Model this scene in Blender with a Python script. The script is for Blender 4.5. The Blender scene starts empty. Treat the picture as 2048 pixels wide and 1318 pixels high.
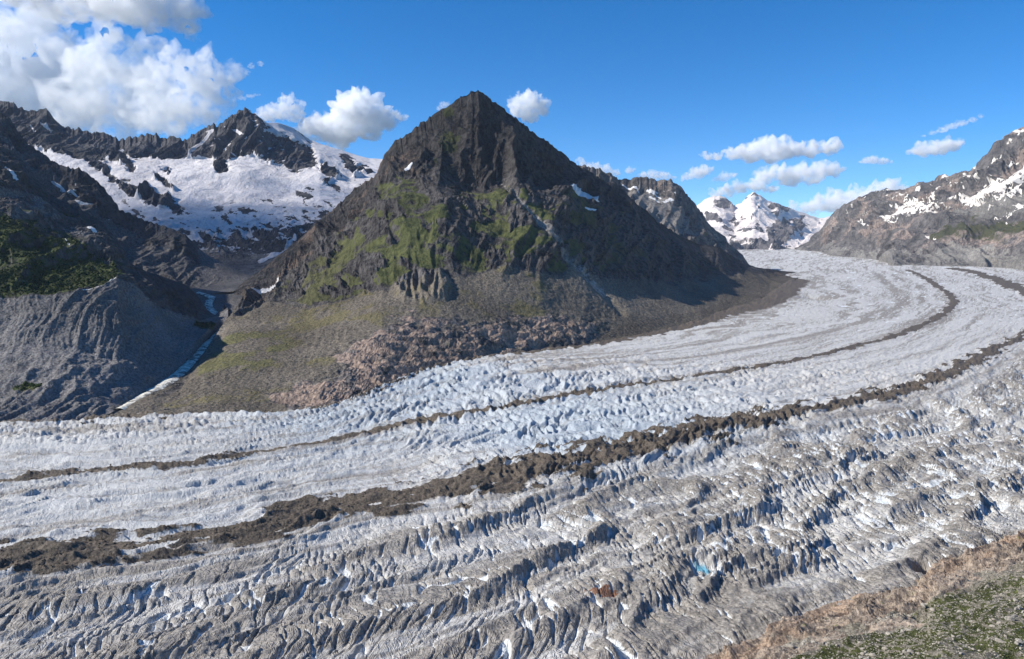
import bpy, bmesh, math, random
import numpy as np
from mathutils import Vector, Matrix
random.seed(7); RNG = np.random.default_rng(7)
scene = bpy.context.scene
COL = scene.collection

# ------------------------------------------------------------------ camera
FPX, CX, CY, TH = 1462.0, 1024.0, 659.0, math.radians(6.2)
SN, CS = math.sin(TH), math.cos(TH)
cam_d = bpy.data.cameras.new('camera'); cam = bpy.data.objects.new('camera', cam_d); COL.objects.link(cam)
cam_d.sensor_width = 36.0; cam_d.lens = 36.0*FPX/2048.0
cam_d.clip_start = 0.5; cam_d.clip_end = 90000.0
cam.location = (0, 0, 0); cam.rotation_euler = (math.radians(90)-TH, 0, 0)
scene.camera = cam
scene.render.resolution_x, scene.render.resolution_y = 1024, 659

# ------------------------------------------------------------------ light
SUN_EL, SUN_AZ = math.radians(37), math.radians(-95)      # azimuth from +Y (view direction) towards +X
world = bpy.data.worlds.new('World'); scene.world = world; world.use_nodes = True
nt = world.node_tree; bg = nt.nodes['Background']
sky = nt.nodes.new('ShaderNodeTexSky'); sky.sky_type = 'NISHITA'; sky.sun_disc = False
sky.sun_elevation = SUN_EL; sky.sun_rotation = SUN_AZ
sky.altitude = 2300; sky.air_density = 0.8; sky.dust_density = 0.05; sky.ozone_density = 4.0
hs = nt.nodes.new('ShaderNodeHueSaturation'); hs.inputs['Saturation'].default_value = 1.33; nt.links.new(sky.outputs[0], hs.inputs['Color']); nt.links.new(hs.outputs[0], bg.inputs[0]); bg.inputs[1].default_value = 0.13
sd = bpy.data.lights.new('sun', 'SUN'); sun = bpy.data.objects.new('sun', sd); COL.objects.link(sun)
sd.energy = 4.9; sd.angle = math.radians(0.53); sd.color = (1.0, 0.95, 0.87)
sv = Vector((math.sin(SUN_AZ)*math.cos(SUN_EL), math.cos(SUN_AZ)*math.cos(SUN_EL), math.sin(SUN_EL)))
sun.rotation_euler = sv.to_track_quat('Z', 'Y').to_euler()
sun.location = (-3000, 0, 6000)
scene.view_settings.view_transform = 'Standard'; scene.view_settings.look = 'None'
scene.view_settings.gamma = 1.0; scene.view_settings.use_curve_mapping = False
scene.view_settings.exposure = 0.45
scene.render.engine = 'CYCLES'
cy = scene.cycles
cy.max_bounces = 44; cy.diffuse_bounces = 3; cy.glossy_bounces = 2; cy.transparent_max_bounces = 24
cy.volume_bounces = 40; cy.use_denoising = True
cy.volume_step_rate = 1.0; cy.volume_max_steps = 128

# ------------------------------------------------------------------ numpy noise
def _h(ix, iy, iz, seed):
    h = (ix*np.int64(374761393) + iy*np.int64(668265263) + iz*np.int64(2147483647 - 1013904242) + seed*np.int64(974634777)) & 0xffffffff
    h = ((h ^ (h >> 13))*1274126177) & 0xffffffff
    return (h ^ (h >> 16))
G3 = np.array([[1,1,0],[-1,1,0],[1,-1,0],[-1,-1,0],[1,0,1],[-1,0,1],[1,0,-1],[-1,0,-1],[0,1,1],[0,-1,1],[0,1,-1],[0,-1,-1]], np.float32)
A2 = np.linspace(0, 2*np.pi, 16, endpoint=False); G2 = np.stack([np.cos(A2), np.sin(A2)], 1).astype(np.float32)*1.4
def perlin3(x, y, z, seed=0):
    sh = x.shape; x = x.ravel(); y = y.ravel(); z = z.ravel()
    xi = np.floor(x).astype(np.int64); yi = np.floor(y).astype(np.int64); zi = np.floor(z).astype(np.int64)
    xf = (x-xi).astype(np.float32); yf = (y-yi).astype(np.float32); zf = (z-zi).astype(np.float32)
    u = xf*xf*xf*(xf*(xf*6-15)+10); v = yf*yf*yf*(yf*(yf*6-15)+10); w = zf*zf*zf*(zf*(zf*6-15)+10)
    out = 0
    for dx in (0, 1):
        for dy in (0, 1):
            for dz in (0, 1):
                g = G3[_h(xi+dx, yi+dy, zi+dz, seed) % 12]
                d = g[:, 0]*(xf-dx) + g[:, 1]*(yf-dy) + g[:, 2]*(zf-dz)
                out = out + d*(u if dx else 1-u)*(v if dy else 1-v)*(w if dz else 1-w)
    return out.reshape(sh)
def perlin2(x, y, seed=0):
    sh = x.shape; x = x.ravel(); y = y.ravel()
    xi = np.floor(x).astype(np.int64); yi = np.floor(y).astype(np.int64)
    xf = (x-xi).astype(np.float32); yf = (y-yi).astype(np.float32)
    u = xf*xf*xf*(xf*(xf*6-15)+10); v = yf*yf*yf*(yf*(yf*6-15)+10)
    out = 0
    for dx in (0, 1):
        for dy in (0, 1):
            g = G2[_h(xi+dx, yi+dy, np.int64(0), seed) & 15]
            out = out + (g[:, 0]*(xf-dx) + g[:, 1]*(yf-dy))*(u if dx else 1-u)*(v if dy else 1-v)
    return out.reshape(sh)
def fbm2(x, y, o, seed=0, g=0.5, l=2.03):
    r = 0; a = 1
    for i in range(o): r = r + a*perlin2(x*l**i, y*l**i, seed+i); a *= g
    return r
def fbm3(P, sc, o, seed=0, g=0.5, l=2.03):
    r = 0; a = 1
    for i in range(o):
        f = sc*l**i; r = r + a*perlin3(P[..., 0]*f, P[..., 1]*f, P[..., 2]*f, seed+i); a *= g
    return r
def ridged3(P, sc, o, seed=0, g=0.5, l=2.03):
    r = 0; a = 1; w = 1
    for i in range(o):
        f = sc*l**i; n = 1-2.0*np.abs(perlin3(P[..., 0]*f, P[..., 1]*f, P[..., 2]*f, seed+i)); n = np.clip(n, 0, 1)**2
        r = r + a*n*w; w = np.clip(n*1.6, 0, 1); a *= g
    return r
def ridged2(x, y, o, seed=0, g=0.5, l=2.03):
    r = 0; a = 1; w = 1
    for i in range(o):
        n = 1-1.6*np.abs(perlin2(x*l**i, y*l**i, seed+i)); n = np.clip(n, 0, 1)**2
        r = r + a*n*w; w = np.clip(n*1.6, 0, 1); a *= g
    return r
def sst(a, b, x):
    t = np.clip((x-a)/(b-a), 0, 1); return t*t*(3-2*t)

# ------------------------------------------------------------------ geometry helpers
def slope_of(py):                      # drop per metre forward along the ray of a pixel row
    b = (CY-np.asarray(py, float))/FPX
    return (SN-b*CS)/(CS+b*SN)
def U(px, py, Y):                      # a point of the place seen at a pixel, Y metres ahead
    px = np.asarray(px, float); py = np.asarray(py, float); Y = np.asarray(Y, float)
    b = (CY-py)/FPX; k = Y/(CS+b*SN)
    return np.stack([(px-CX)/FPX*k, Y, -slope_of(py)*Y], -1)
def project(P):
    d = P[..., 1]*CS - P[..., 2]*SN; up = P[..., 1]*SN + P[..., 2]*CS
    return CX+FPX*P[..., 0]/d, CY-FPX*up/d
def zg(Y): return -350+0.03*Y          # the glacier's mean surface
def onice(px, py): 
    m = slope_of(py); return U(px, py, 350/(m+0.03))
def polyseg(x, y, pts):                # distance to a polyline, arc position 0..1
    best = np.full(np.shape(x), 1e9); t_all = np.zeros(np.shape(x)); n = len(pts)-1
    for i in range(n):
        (ax, ay), (bx, by) = pts[i][:2], pts[i+1][:2]
        vx, vy = bx-ax, by-ay
        t = np.clip(((x-ax)*vx+(y-ay)*vy)/(vx*vx+vy*vy+1e-9), 0, 1)
        d = np.hypot(x-ax-t*vx, y-ay-t*vy)
        k = d < best; best = np.where(k, d, best); t_all = np.where(k, (i+t)/n, t_all)
    return best, t_all
def region(x, y, poly, soft=4.0):      # 1 inside a polygon, 0 outside, soft edge
    d, _ = polyseg(x, y, list(poly)+[poly[0]])
    ins = np.zeros(np.shape(x), bool); n = len(poly); j = n-1
    for i in range(n):
        (xi, yi), (xj, yj) = poly[i], poly[j]
        c = ((yi > y) != (yj > y)) & (x < (xj-xi)*(y-yi)/(yj-yi+1e-9)+xi)
        ins ^= c; j = i
    return sst(-soft, soft, np.where(ins, d, -d))
def streak(x, y, pts, w, soft=2.0):
    d, _ = polyseg(x, y, pts); return 1-sst(w-soft, w+soft, d)
def grid_normals(P):
    du = np.gradient(P, axis=1); dv = np.gradient(P, axis=0)
    n = np.cross(du, dv); n /= (np.linalg.norm(n, axis=-1, keepdims=True)+1e-9)
    return n
def link_mesh(name, V, F, mat, smooth=True, attrs=None, kind='structure', flat=False):
    me = bpy.data.meshes.new(name)
    V = np.ascontiguousarray(V.reshape(-1, 3), np.float32); F = np.ascontiguousarray(F, np.int32)
    k = F.shape[1]
    me.vertices.add(len(V)); me.vertices.foreach_set('co', V.ravel())
    me.loops.add(F.size); me.loops.foreach_set('vertex_index', F.ravel())
    me.polygons.add(len(F)); me.polygons.foreach_set('loop_start', np.arange(0, F.size, k, dtype=np.int32))
    me.update(calc_edges=True); me.validate()
    me.polygons.foreach_set('use_smooth', np.full(len(F), smooth))
    for an, arr in (attrs or {}).items():
        a = me.attributes.new(an, 'FLOAT_COLOR', 'POINT')
        c = np.ones((len(V), 4), np.float32); c[:, :arr.shape[-1]] = arr.reshape(len(V), -1); a.data.foreach_set('color', c.ravel())
    me.materials.append(mat)
    o = bpy.data.objects.new(name, me); COL.objects.link(o)
    if kind: o['kind'] = kind
    return o
def grid_faces(nr, nc, keep=None):
    i = np.arange(nr*nc).reshape(nr, nc)
    f = np.stack([i[:-1, :-1], i[1:, :-1], i[1:, 1:], i[:-1, 1:]], -1)
    f = f.reshape(-1, 4)
    return f if keep is None else f[keep.ravel()]
def loft(lines, xs, rows, smooth=3):
    """lines: polylines [(px,py,Y)..] from the foot up to the crest; returns world grid"""
    L = []
    for ln in lines:
        a = np.array(ln, float); L.append(U(xs, np.interp(xs, a[:, 0], a[:, 1]), np.interp(xs, a[:, 0], a[:, 2])))
    out = []
    for k in range(len(L)-1):
        t = np.linspace(0, 1, rows[k], endpoint=(k == len(L)-2))[:, None, None]
        out.append(L[k][None]*(1-t)+L[k+1][None]*t)
    P = np.concatenate(out, 0); n0 = P.shape[0]
    for _ in range(smooth):
        P[1:-1] = 0.25*P[:-2]+0.5*P[1:-1]+0.25*P[2:]
    return P
def with_back(P, n, dY, dz, foot=-60, toward=80):
    """adds a buried foot in front and the far side behind the crest"""
    t = np.linspace(0, 1, n+1)[1:, None, None]
    d = P[-1]*np.array([1, 1, 0]); d = d/np.linalg.norm(d, axis=-1, keepdims=True)
    back = P[-1][None]+d[None]*dY*t+np.array([0, 0, 1.0])*(dz*t**1.0)
    f = P[0]*np.array([1, 1, 0]); f = f/np.linalg.norm(f, axis=-1, keepdims=True)
    ft = (P[0]-f*toward+np.array([0, 0, foot]))[None]
    return np.concatenate([ft, P, back], 0)

# ------------------------------------------------------------------ material helpers
class NB:
    def __init__(s, name):
        s.m = bpy.data.materials.new(name); s.m.use_nodes = True; s.t = s.m.node_tree; s.t.nodes.clear()
    def n(s, ty, **k):
        nd = s.t.nodes.new('ShaderNode'+ty)
        for a, b in k.items(): setattr(nd, a, b)
        return nd
    def put(s, sock, v):
        if isinstance(v, bpy.types.NodeSocket): s.t.links.new(v, sock)
        elif isinstance(v, tuple) and len(v) == 3 and sock.type == 'RGBA': sock.default_value = (*v, 1)
        else: sock.default_value = v
    def math(s, op, a, b=0.0, c=None, clamp=False):
        nd = s.n('Math', operation=op); nd.use_clamp = clamp; s.put(nd.inputs[0], a); s.put(nd.inputs[1], b)
        if c is not None: s.put(nd.inputs[2], c)
        return nd.outputs[0]
    def noise(s, vec, sc, det=5, rough=0.55, dist=0.0):
        nd = s.n('TexNoise'); s.put(nd.inputs['Vector'], vec); nd.inputs['Scale'].default_value = sc
        nd.inputs['Detail'].default_value = det; nd.inputs['Roughness'].default_value = rough; nd.inputs['Distortion'].default_value = dist
        return nd.outputs[0]
    def mapr(s, v, a, b, c=0.0, d=1.0):
        nd = s.n('MapRange'); nd.interpolation_type = 'SMOOTHSTEP'; s.put(nd.inputs[0], v)
        for i, q in enumerate((a, b, c, d)): s.put(nd.inputs[1+i], q)
        return nd.outputs[0]
    def mix(s, f, a, b, mode='MIX'):
        nd = s.n('Mix', data_type='RGBA', blend_type=mode); s.put(nd.inputs[0], f); s.put(nd.inputs[6], a); s.put(nd.inputs[7], b)
        return nd.outputs[2]
    def stretch(s, vec, sc, rot=(0, 0, 0)):
        nd = s.n('Mapping'); s.put(nd.inputs[0], vec); nd.inputs[3].default_value = sc; nd.inputs[2].default_value = rot
        return nd.outputs[0]
    def bump(s, h, dist, strength=1.0, nrm=None):
        nd = s.n('Bump'); s.put(nd.inputs['Height'], h); nd.inputs['Distance'].default_value = dist; nd.inputs['Strength'].default_value = strength
        if nrm is not None: s.put(nd.inputs['Normal'], nrm)
        return nd.outputs[0]
    def out(s, col, rough=0.9, nrm=None, spec=0.2):
        b = s.n('BsdfPrincipled'); s.put(b.inputs['Base Color'], col); s.put(b.inputs['Roughness'], rough)
        b.inputs['Specular IOR Level'].default_value = spec
        if nrm is not None: s.put(b.inputs['Normal'], nrm)
        o = s.n('OutputMaterial'); s.t.links.new(b.outputs[0], o.inputs[0]); return s.m
def terrain_mat(name, rock_a, rock_b, veg_a, veg_b, scree_a, scree_b, rust=(0.30, 0.19, 0.13), snow=(0.80, 0.78, 0.76), px=4.0, bstr=1.0, aniso=0.6, pale=False):
    """px: metres covered by about one picture element at that distance"""
    b = NB(name); pos = b.n('NewGeometry').outputs['Position']
    at = b.n('Attribute', attribute_name='m1'); sp = b.n('SeparateColor'); b.t.links.new(at.outputs['Color'], sp.inputs[0])
    veg, snw, scr = sp.outputs
    at2 = b.n('Attribute', attribute_name='m2'); sp2 = b.n('SeparateColor'); b.t.links.new(at2.outputs['Color'], sp2.inputs[0])
    rst, tone, dry = sp2.outputs
    ps = b.stretch(pos, (1, 1, aniso)); n_s = b.noise(ps, 0.45/px, 4, 0.68); n_m = b.noise(ps, 0.10/px, 5, 0.62); n_l = b.noise(pos, 0.012/px, 4, 0.55)
    nd1 = b.math('SUBTRACT', n_s, 0.5); nm1 = b.math('SUBTRACT', n_m, 0.5)
    brk = b.math('ADD', b.math('MULTIPLY', nd1, 0.7), b.math('MULTIPLY', nm1, 0.7))
    rock = b.mix(b.mapr(b.math('ADD', n_m, b.math('MULTIPLY', nd1, 0.8)), 0.3, 0.7), rock_a, rock_b)
    rock = b.mix(b.mapr(b.math('ADD', rst, b.math('MULTIPLY', brk, 0.8)), 0.35, 0.65), rock, b.mix(b.mapr(n_s, 0.35, 0.65), tuple(c*0.62 for c in rust), tuple(min(1, c*1.35) for c in rust)))
    scre = b.mix(b.mapr(n_s, 0.35, 0.65), scree_a, scree_b)
    if pale: scre = b.mix(b.mapr(dry, 0.0, 0.16, 1.0, 0.0), scre, b.mix(b.mapr(n_s, .35, .65), (0.10, 0.090, 0.078), (0.25, 0.23, 0.205)))
    col = b.mix(b.mapr(b.math('ADD', scr, b.math('MULTIPLY', brk, 0.6)), 0.4, 0.6), rock, scre)
    vc = b.mix(b.mapr(n_m, 0.35, 0.65), veg_a, veg_b)
    vc = b.mix(dry, vc, b.mix(b.mapr(n_s, 0.35, 0.65), (0.085, 0.075, 0.035), (0.14, 0.12, 0.07)))
    vf = b.mapr(b.math('ADD', veg, b.math('MULTIPLY', brk, 1.0)), 0.42, 0.58)
    col = b.mix(vf, col, vc)
    sf = b.mapr(b.math('ADD', snw, b.math('MULTIPLY', brk, 0.5)), 0.44, 0.56)
    sc_ = b.mix(b.mapr(n_l, 0.35, 0.7), snow, tuple(c*0.84 for c in snow)); sc_ = b.mix(b.mapr(n_m, 0.48, 0.75), sc_, (snow[0]*.66, snow[1]*.64, snow[2]*.62))
    tn = b.mapr(tone, 0.0, 1.0, 0.45, 1.55)
    tn2 = b.math('MULTIPLY', tn, b.mapr(n_l, 0.3, 0.7, 0.8, 1.2))
    cc = b.n('CombineColor'); 
    for i in range(3): b.put(cc.inputs[i], tn2)
    col = b.mix(1.0, col, cc.outputs[0], 'MULTIPLY')
    col = b.mix(sf, col, sc_)
    keep = b.math('SUBTRACT', 1.0, b.math('MULTIPLY', sf, 0.45))
    nr = b.n('TexNoise'); nr.noise_type = 'RIDGED_MULTIFRACTAL'; b.put(nr.inputs['Vector'], ps); nr.inputs['Scale'].default_value = 0.07/px; nr.inputs['Detail'].default_value = 6
    rockness = b.math('SUBTRACT', 1.0, b.math('MAXIMUM', b.math('MULTIPLY', vf, 0.75), b.math('MULTIPLY', b.mapr(scr, .4, .6), .6)))
    h = b.math('MULTIPLY', b.math('ADD', b.math('ADD', b.math('MULTIPLY', n_m, 0.8), b.math('MULTIPLY', n_s, 0.35)), b.math('MULTIPLY', b.math('MULTIPLY', nr.outputs[0], 0.35), rockness)), keep)
    return b.out(col, 0.92, b.bump(h, px*8.5*bstr, 0.9), 0.12)

exec_parts = True
# ================================================================== STRUCTURE: MOUNTAINS
MASS = {}
def quadmask(A): return 0.25*(A[:-1, :-1]+A[1:, :-1]+A[1:, 1:]+A[:-1, 1:])
def mountain(name, P, PX, PY, mat, disp, masks, keep=0.25, crest_px=42, jag=4.0, jm=lambda PX, PY: sst(480, 440, PY)):
    N = grid_normals(P); 
    if N[..., 2].mean() < 0: N = -N
    d = disp(P, N, PX, PY)
    cyl = PY.min(axis=0)[None]; near_c = 1-sst(0, crest_px, PY-cyl)
    d = d*(1-(1-keep)*near_c)[..., None]
    jg = fbm2(PX/9.0, PX*0+3.3, 4, 4001, 0.6); d[..., 2] += jag*near_c*jm(PX, PY)*jg*P[..., 1]/FPX
    Q = P+d
    N2 = grid_normals(Q)
    if N2[..., 2].mean() < 0: N2 = -N2
    m1, m2 = masks(Q, N2, PX, PY)
    o = link_mesh(name, Q, grid_faces(*P.shape[:2]), mat, attrs={'m1': m1, 'm2': m2})
    sm_ = quadmask(np.maximum(m1[..., 1], np.maximum(m1[..., 0], m1[..., 2]))) > .5
    o.data.polygons.foreach_set('use_smooth', sm_.ravel())
    MASS[name] = (Q, N2, m1, m2)
    return o
def st3(*a): return np.clip(np.stack(np.broadcast_arrays(*a), -1), 0, 1)

RIVER = [(398,583,2760),(424,592,2700),(416,606,2620),(424,622,2520),(440,634,2400),(452,645,2290),(447,658,2190),(428,674,2090),(410,690,1990),(398,706,1900),(384,722,1820),(360,742,1730),(332,762,1630),(300,781,1560),(275,795,1510),(256,807,1462),(236,816,1400)]
def river_d(PX, PY): return polyseg(PX, PY, RIVER)[0]

# ---- the pyramid in the middle
def icey(px, py): return float(350/(slope_of(py)+0.03))
FOOT = [(200,840),(225,835),(300,830),(400,826),(520,821),(640,822),(700,808),(740,795),(800,768),(900,743),(1000,716),(1150,693),(1300,665),(1400,641),(1450,623),(1520,600),(1560,578),(1592,556),(1604,548)]
dfoot = [(x, y+3, icey(x, y+3)) for x, y in FOOT]
dcrest = [(200,838,1300),(236,818,1400),(256,808,1470),(300,782,1570),(332,763,1650),(360,743,1750),(384,723,1850),(398,707,1920),(410,692,2010),(428,676,2120),(440,650,2300),(446,620,2500),(450,596,2750),(480,568,2880),(520,540,3000),(560,507,3100),(597,481,3180),(634,444,3250),(671,414,3320),(709,377,3380),(740,356,3400),(755,344,3420),(763,325,3420),(776,299,3430),(790,281,3430),(805,274,3430),(820,264,3440),(840,248,3450),(857,235,3460),(880,217,3470),(893,214,3470),(906,202,3480),(920,193,3480),(928,190,3480),(936,187,3480),(942,181,3480),(948,184,3480),(957,177,3480),(966,184,3490),(980,195,3500),(999,209,3510),(1013,224,3530),(1030,234,3560),(1047,247,3580),(1062,262,3600),(1080,273,3640),(1100,287,3680),(1118,299,3720),(1140,319,3770),(1162,332,3820),(1192,351,3900),(1229,369,4020),(1255,388,4100),(1277,410,4200),(1320,445,4400),(1364,474,4600),(1400,489,4800),(1440,495,4950),(1468,515,5100),(1500,533,5300),(1560,541,5650),(1604,545,5900)]
dmor = [(200,839,1310),(256,812,1440),(300,796,1500),(360,770,1620),(410,706,1860),(450,640,2220),(500,606,2420),(560,592,2500),(616,607,2330),(683,596,2300),(764,580,2250),(830,572,2260),(895,550,2330),(1006,538,2420),(1080,541,2500),(1173,545,2700),(1250,552,2950),(1320,560,3250),(1380,560,3650),(1440,545,4300),(1480,545,4700),(1540,553,5150),(1604,547,5800)]
dclf = [(200,838,1305),(256,810,1455),(360,755,1680),(410,700,1960),(450,640,2350),(520,590,2620),(597,530,2800),(671,460,2920),(740,385,3020),(757,349,3100),(790,337,3100),(820,329,3080),(850,326,3060),(880,322,3050),(895,337,3050),(917,358,3040),(950,369,3050),(999,366,3100),(1043,360,3150),(1080,363,3230),(1132,370,3380),(1170,381,3500),(1222,406,3700),(1266,424,3900),(1320,458,4150),(1364,485,4400),(1400,500,4600),(1440,507,4800),(1480,532,5000),(1540,546,5400),(1604,546,5850)]
xs = np.linspace(200, 1604, 720)
P = loft([dfoot, dmor, dclf, dcrest], xs, [135, 120, 115], 3)
P = with_back(P, 14, 1500, -1200, foot=-50, toward=60)
PX, PY = project(P)
clf_y = np.interp(PX, [p[0] for p in dclf], [p[1] for p in dclf])
mor_y = np.interp(PX, [p[0] for p in dmor], [p[1] for p in dmor])
PINK = [(770,661),(814,632),(902,642),(975,642),(1097,632),(1209,646),(1165,684),(1048,700),(975,728),(877,745),(780,779),(706,818),(560,830),(545,790),(633,759),(690,728),(664,695)]
SHORE = [(1165,690),(1240,650),(1400,622),(1450,598),(1430,572),(1500,545),(1600,540),(1610,556),(1560,582),(1450,628),(1300,674),(1165,704)]
OUTC = [(783,585),(800,560),(850,548),(890,545),(900,575),(890,600),(850,608),(810,604)]
CHUTE = [(1000,322),(1003,350),(1018,380),(1050,418),(1085,455),(1115,490),(1140,520),(1170,545),(1215,590),(1245,625)]
KEEP = {}
def fall(W, a, L, st, o, seed, g=0.5):      # ribs and gullies running down the slope
    return ridged3(np.stack([W[..., 0]-a*W[..., 2], W[..., 1]*0.14, W[..., 2]*st*.8], -1), 1/L, o, seed, g)-0.75
def disp_d(P, N, PX, PY):
    up = sst(-26, 22, clf_y-PY); low = sst(-45, 35, PY-mor_y); mid = (1-up)*(1-low)
    w = fbm3(P, 1/420, 3, 11); W = P+np.stack([w*60, w*40, w*20], -1)
    ang = np.clip((PX-955)/420, -1, 1)*0.95
    big = fbm3(P, 1/520, 3, 81); fine = fbm3(P, 1/24, 3, 51, 0.7)*1.3
    f1 = fall(W, ang, 240, 0.22, 4, 21); f2 = fall(W, ang, 85, 0.25, 4, 22); f3 = fall(P, ang, 30, 0.3, 3, 23)
    # rock outcrops standing out of the meadows, stretched obliquely
    lean = np.where(PX < 1020, 1.0, -0.7)
    S = np.stack([W[..., 0]*0.62-lean*W[..., 2]*0.62, W[..., 1]*0.35, (W[..., 2]+lean*W[..., 0]*0.62)*1.5], -1)
    on = fbm3(S, 1/150, 5, 41, 0.58)+0.10*fbm3(P, 1/30, 3, 43)
    thr = 0.06-0.22*sst(40, -60, clf_y-PY+60)*0+0.0
    side = 0.16*sst(1090, 1250, PX)-0.02*(1-sst(600, 720, PX))
    OUT = sst(-0.02, 0.07, on+side*.8-0.075+0.25*sst(45, 0, PY-clf_y)+0.22*region(PX, PY, OUTC, 12)-0.09*sst(1080, 980, PX)*sst(600, 700, PX)-0.25*region(PX, PY, [(600,640),(690,600),(760,520),(800,500),(790,580),(700,640),(610,700)], 25))
    KEEP['OUT'] = OUT*(1-low)
    pink = region(PX, PY, PINK, 22); out = region(PX, PY, OUTC, 7)
    hump = 1-np.abs(fbm3(W*np.array([0.7, 1, 1.5]), 1/70, 4, 61, 0.5))*2.2
    d = up*(f1*52+f2*22+f3*7+fine*2)
    d = d+mid*(big*36+f1*24*(1-.3*OUT)+OUT*(7+f2*12+f3*7+fine*2.0)+(1-OUT)*(fine*1.3+f3*3.5))
    gl = fall(P, ang*0.8, 26, 0.12, 2, 71)
    flute = region(PX, PY, [(580,700),(640,650),(740,600),(740,650),(660,710),(600,740)], 18)+region(PX, PY, [(1180,555),(1230,550),(1260,620),(1230,640)], 12)
    d = d+low*(1-pink)*(big*14+fine*1.4+gl*(0.5+1.3*flute))+pink*((hump-0.5)*11+fine*2.6)+out*(16+f2*12+f3*8)
    ch, _ = polyseg(PX, PY, CHUTE); d = d-np.exp(-(ch/8)**2)*12
    rd = river_d(PX, PY); d = d*sst(8, 44, rd) - 3*np.exp(-(rd/8)**2)
    edge = sst(0, 60, P[..., 1]-P[:1, :, 1]); d = d*np.clip(edge+0.25, 0, 1)
    V = N*d[..., None]; V[..., 2] += up*fbm3(P, 1/55, 3, 91)*6
    return V
def masks_d(Q, N, PX, PY):
    n1 = fbm3(Q, 1/140, 4, 101); n2 = fbm3(Q, 1/45, 3, 111)
    up = sst(-14, 14, clf_y-PY+n1*26); low = sst(-8, 8, PY-mor_y+n1*12)
    steep = 1-sst(0.30, 0.52, N[..., 2]+n2*0.06); OUT = KEEP['OUT']
    veg = (1-up)*(1-low)*(1-.7*steep)*(1-OUT*(0.92-.35*n2))*(0.67+0.45*n1+.2*n2)
    veg *= 1-0.8*region(PX, PY, OUTC, 4)
    # right-hand half drier and barer, left flank paler rock slabs
    veg *= 1-0.45*sst(1120, 1330, PX)
    veg *= 1-0.35*(1-sst(560, 700, PX-(520-PY)*0.3))
    grn = 0.70*region(PX, PY, [(470,640),(620,620),(700,640),(600,700),(480,770),(400,790),(380,740)], 22)*(0.8+n1*0.8)
    veg = np.maximum(veg, low*grn)
    veg = np.maximum(veg, low*(0.33+0.5*n1)*(1-region(PX, PY, PINK, 10))*(1-sst(1100,1250,PX)))
    veg = np.maximum(veg, up*0.75*region(PX, PY, [(890,205),(925,225),(915,320),(860,330),(850,290)], 12)*(1-steep*.9)*(0.6+n1))
    ch, _ = polyseg(PX, PY, CHUTE)
    chm = np.exp(-((ch+n2*7)/(3.2+sst(380, 560, PY)*11))**2)*np.clip(.95+n2*1.0, 0, 1)*sst(640, 570, PY)
    ch2 = streak(PX, PY, [(955,400),(975,440),(1020,490)], 3)*.6 + streak(PX, PY, [(1080,365),(1100,385)], 3)*.7
    pink = region(PX+n1*40, PY+n2*22, PINK, 14)*np.clip(.9+.7*n2, 0, 1); shore = region(PX, PY, SHORE, 7)
    scree = np.maximum(low*(1-pink)*0.75+shore*0.2, np.maximum(chm, ch2))
    lf = sst(0, 10, 470-np.abs(PY-520)) * (1-sst(520, 640, PX+(PY-520)*0.5))
    scree = np.maximum(scree, lf*0.45*(0.8+n1))
    veg *= 1-chm
    n3 = fbm3(Q, 1/16, 2, 141)
    snow = region(PX, PY, [(1128,372),(1150,376),(1172,380),(1200,404),(1180,404),(1148,392)], 3)
    snow = np.maximum(snow, region(PX, PY, [(484,580),(520,572),(552,552),(556,544),(530,560),(505,574)], 2.5))
    snow = np.maximum(snow, streak(PX, PY, [(810,338),(818,329),(822,324)], 2.2, 1.5))
    snow = np.maximum(snow, streak(PX, PY, [(1168,420),(1184,426)], 2, 1.5))
    rust = np.maximum(pink*(0.78+n3*0.3+n1*.5), shore*0.66)
    rust = np.maximum(rust, up*(1-sst(820, 900, PX))*0.30+up*sst(-.1, .5, n1)*0.35)
    dark = 0.44 + 0.22*low + 0.45*chm + 0.48*pink + 0.3*region(PX, PY, OUTC, 5) + 0.22*lf - up*0.26 - 0.2*shore
    dark += 0.5*region(PX, PY, [(590,700),(640,660),(700,610),(716,612),(680,680),(620,740)], 16)*(1-pink)*.4
    dry = low*(0.8-0.6*region(PX, PY, [(430,660),(560,640),(600,700),(480,770),(400,790),(380,740)], 20)) + 0.55*sst(1080, 1250, PX)*(1-low) + 0.3*(1-sst(600,760,PX))
    rd = river_d(PX, PY)
    rb = np.exp(-(rd/20)**2); scree = np.maximum(scree, rb); veg *= 1-np.exp(-(rd/14)**2); dry = (dry+.2)*(1-np.clip(chm*1.2, 0, 1))*(1-.9*np.exp(-(rd/15)**2))
    return st3(veg, snow, scree), st3(rust*(1-chm), dark, dry)
mat_d = terrain_mat('pyramid_rock', (0.030,0.027,0.026), (0.130,0.118,0.110), (0.044,0.058,0.018), (0.115,0.128,0.042), (0.062,0.053,0.042), (0.165,0.142,0.112), rust=(0.19,0.142,0.112), px=3.0, aniso=0.45, pale=True)
mountain('rock_pyramid_mountain', P, PX, PY, mat_d, disp_d, masks_d, jag=4.0, keep=0.1)

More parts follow.
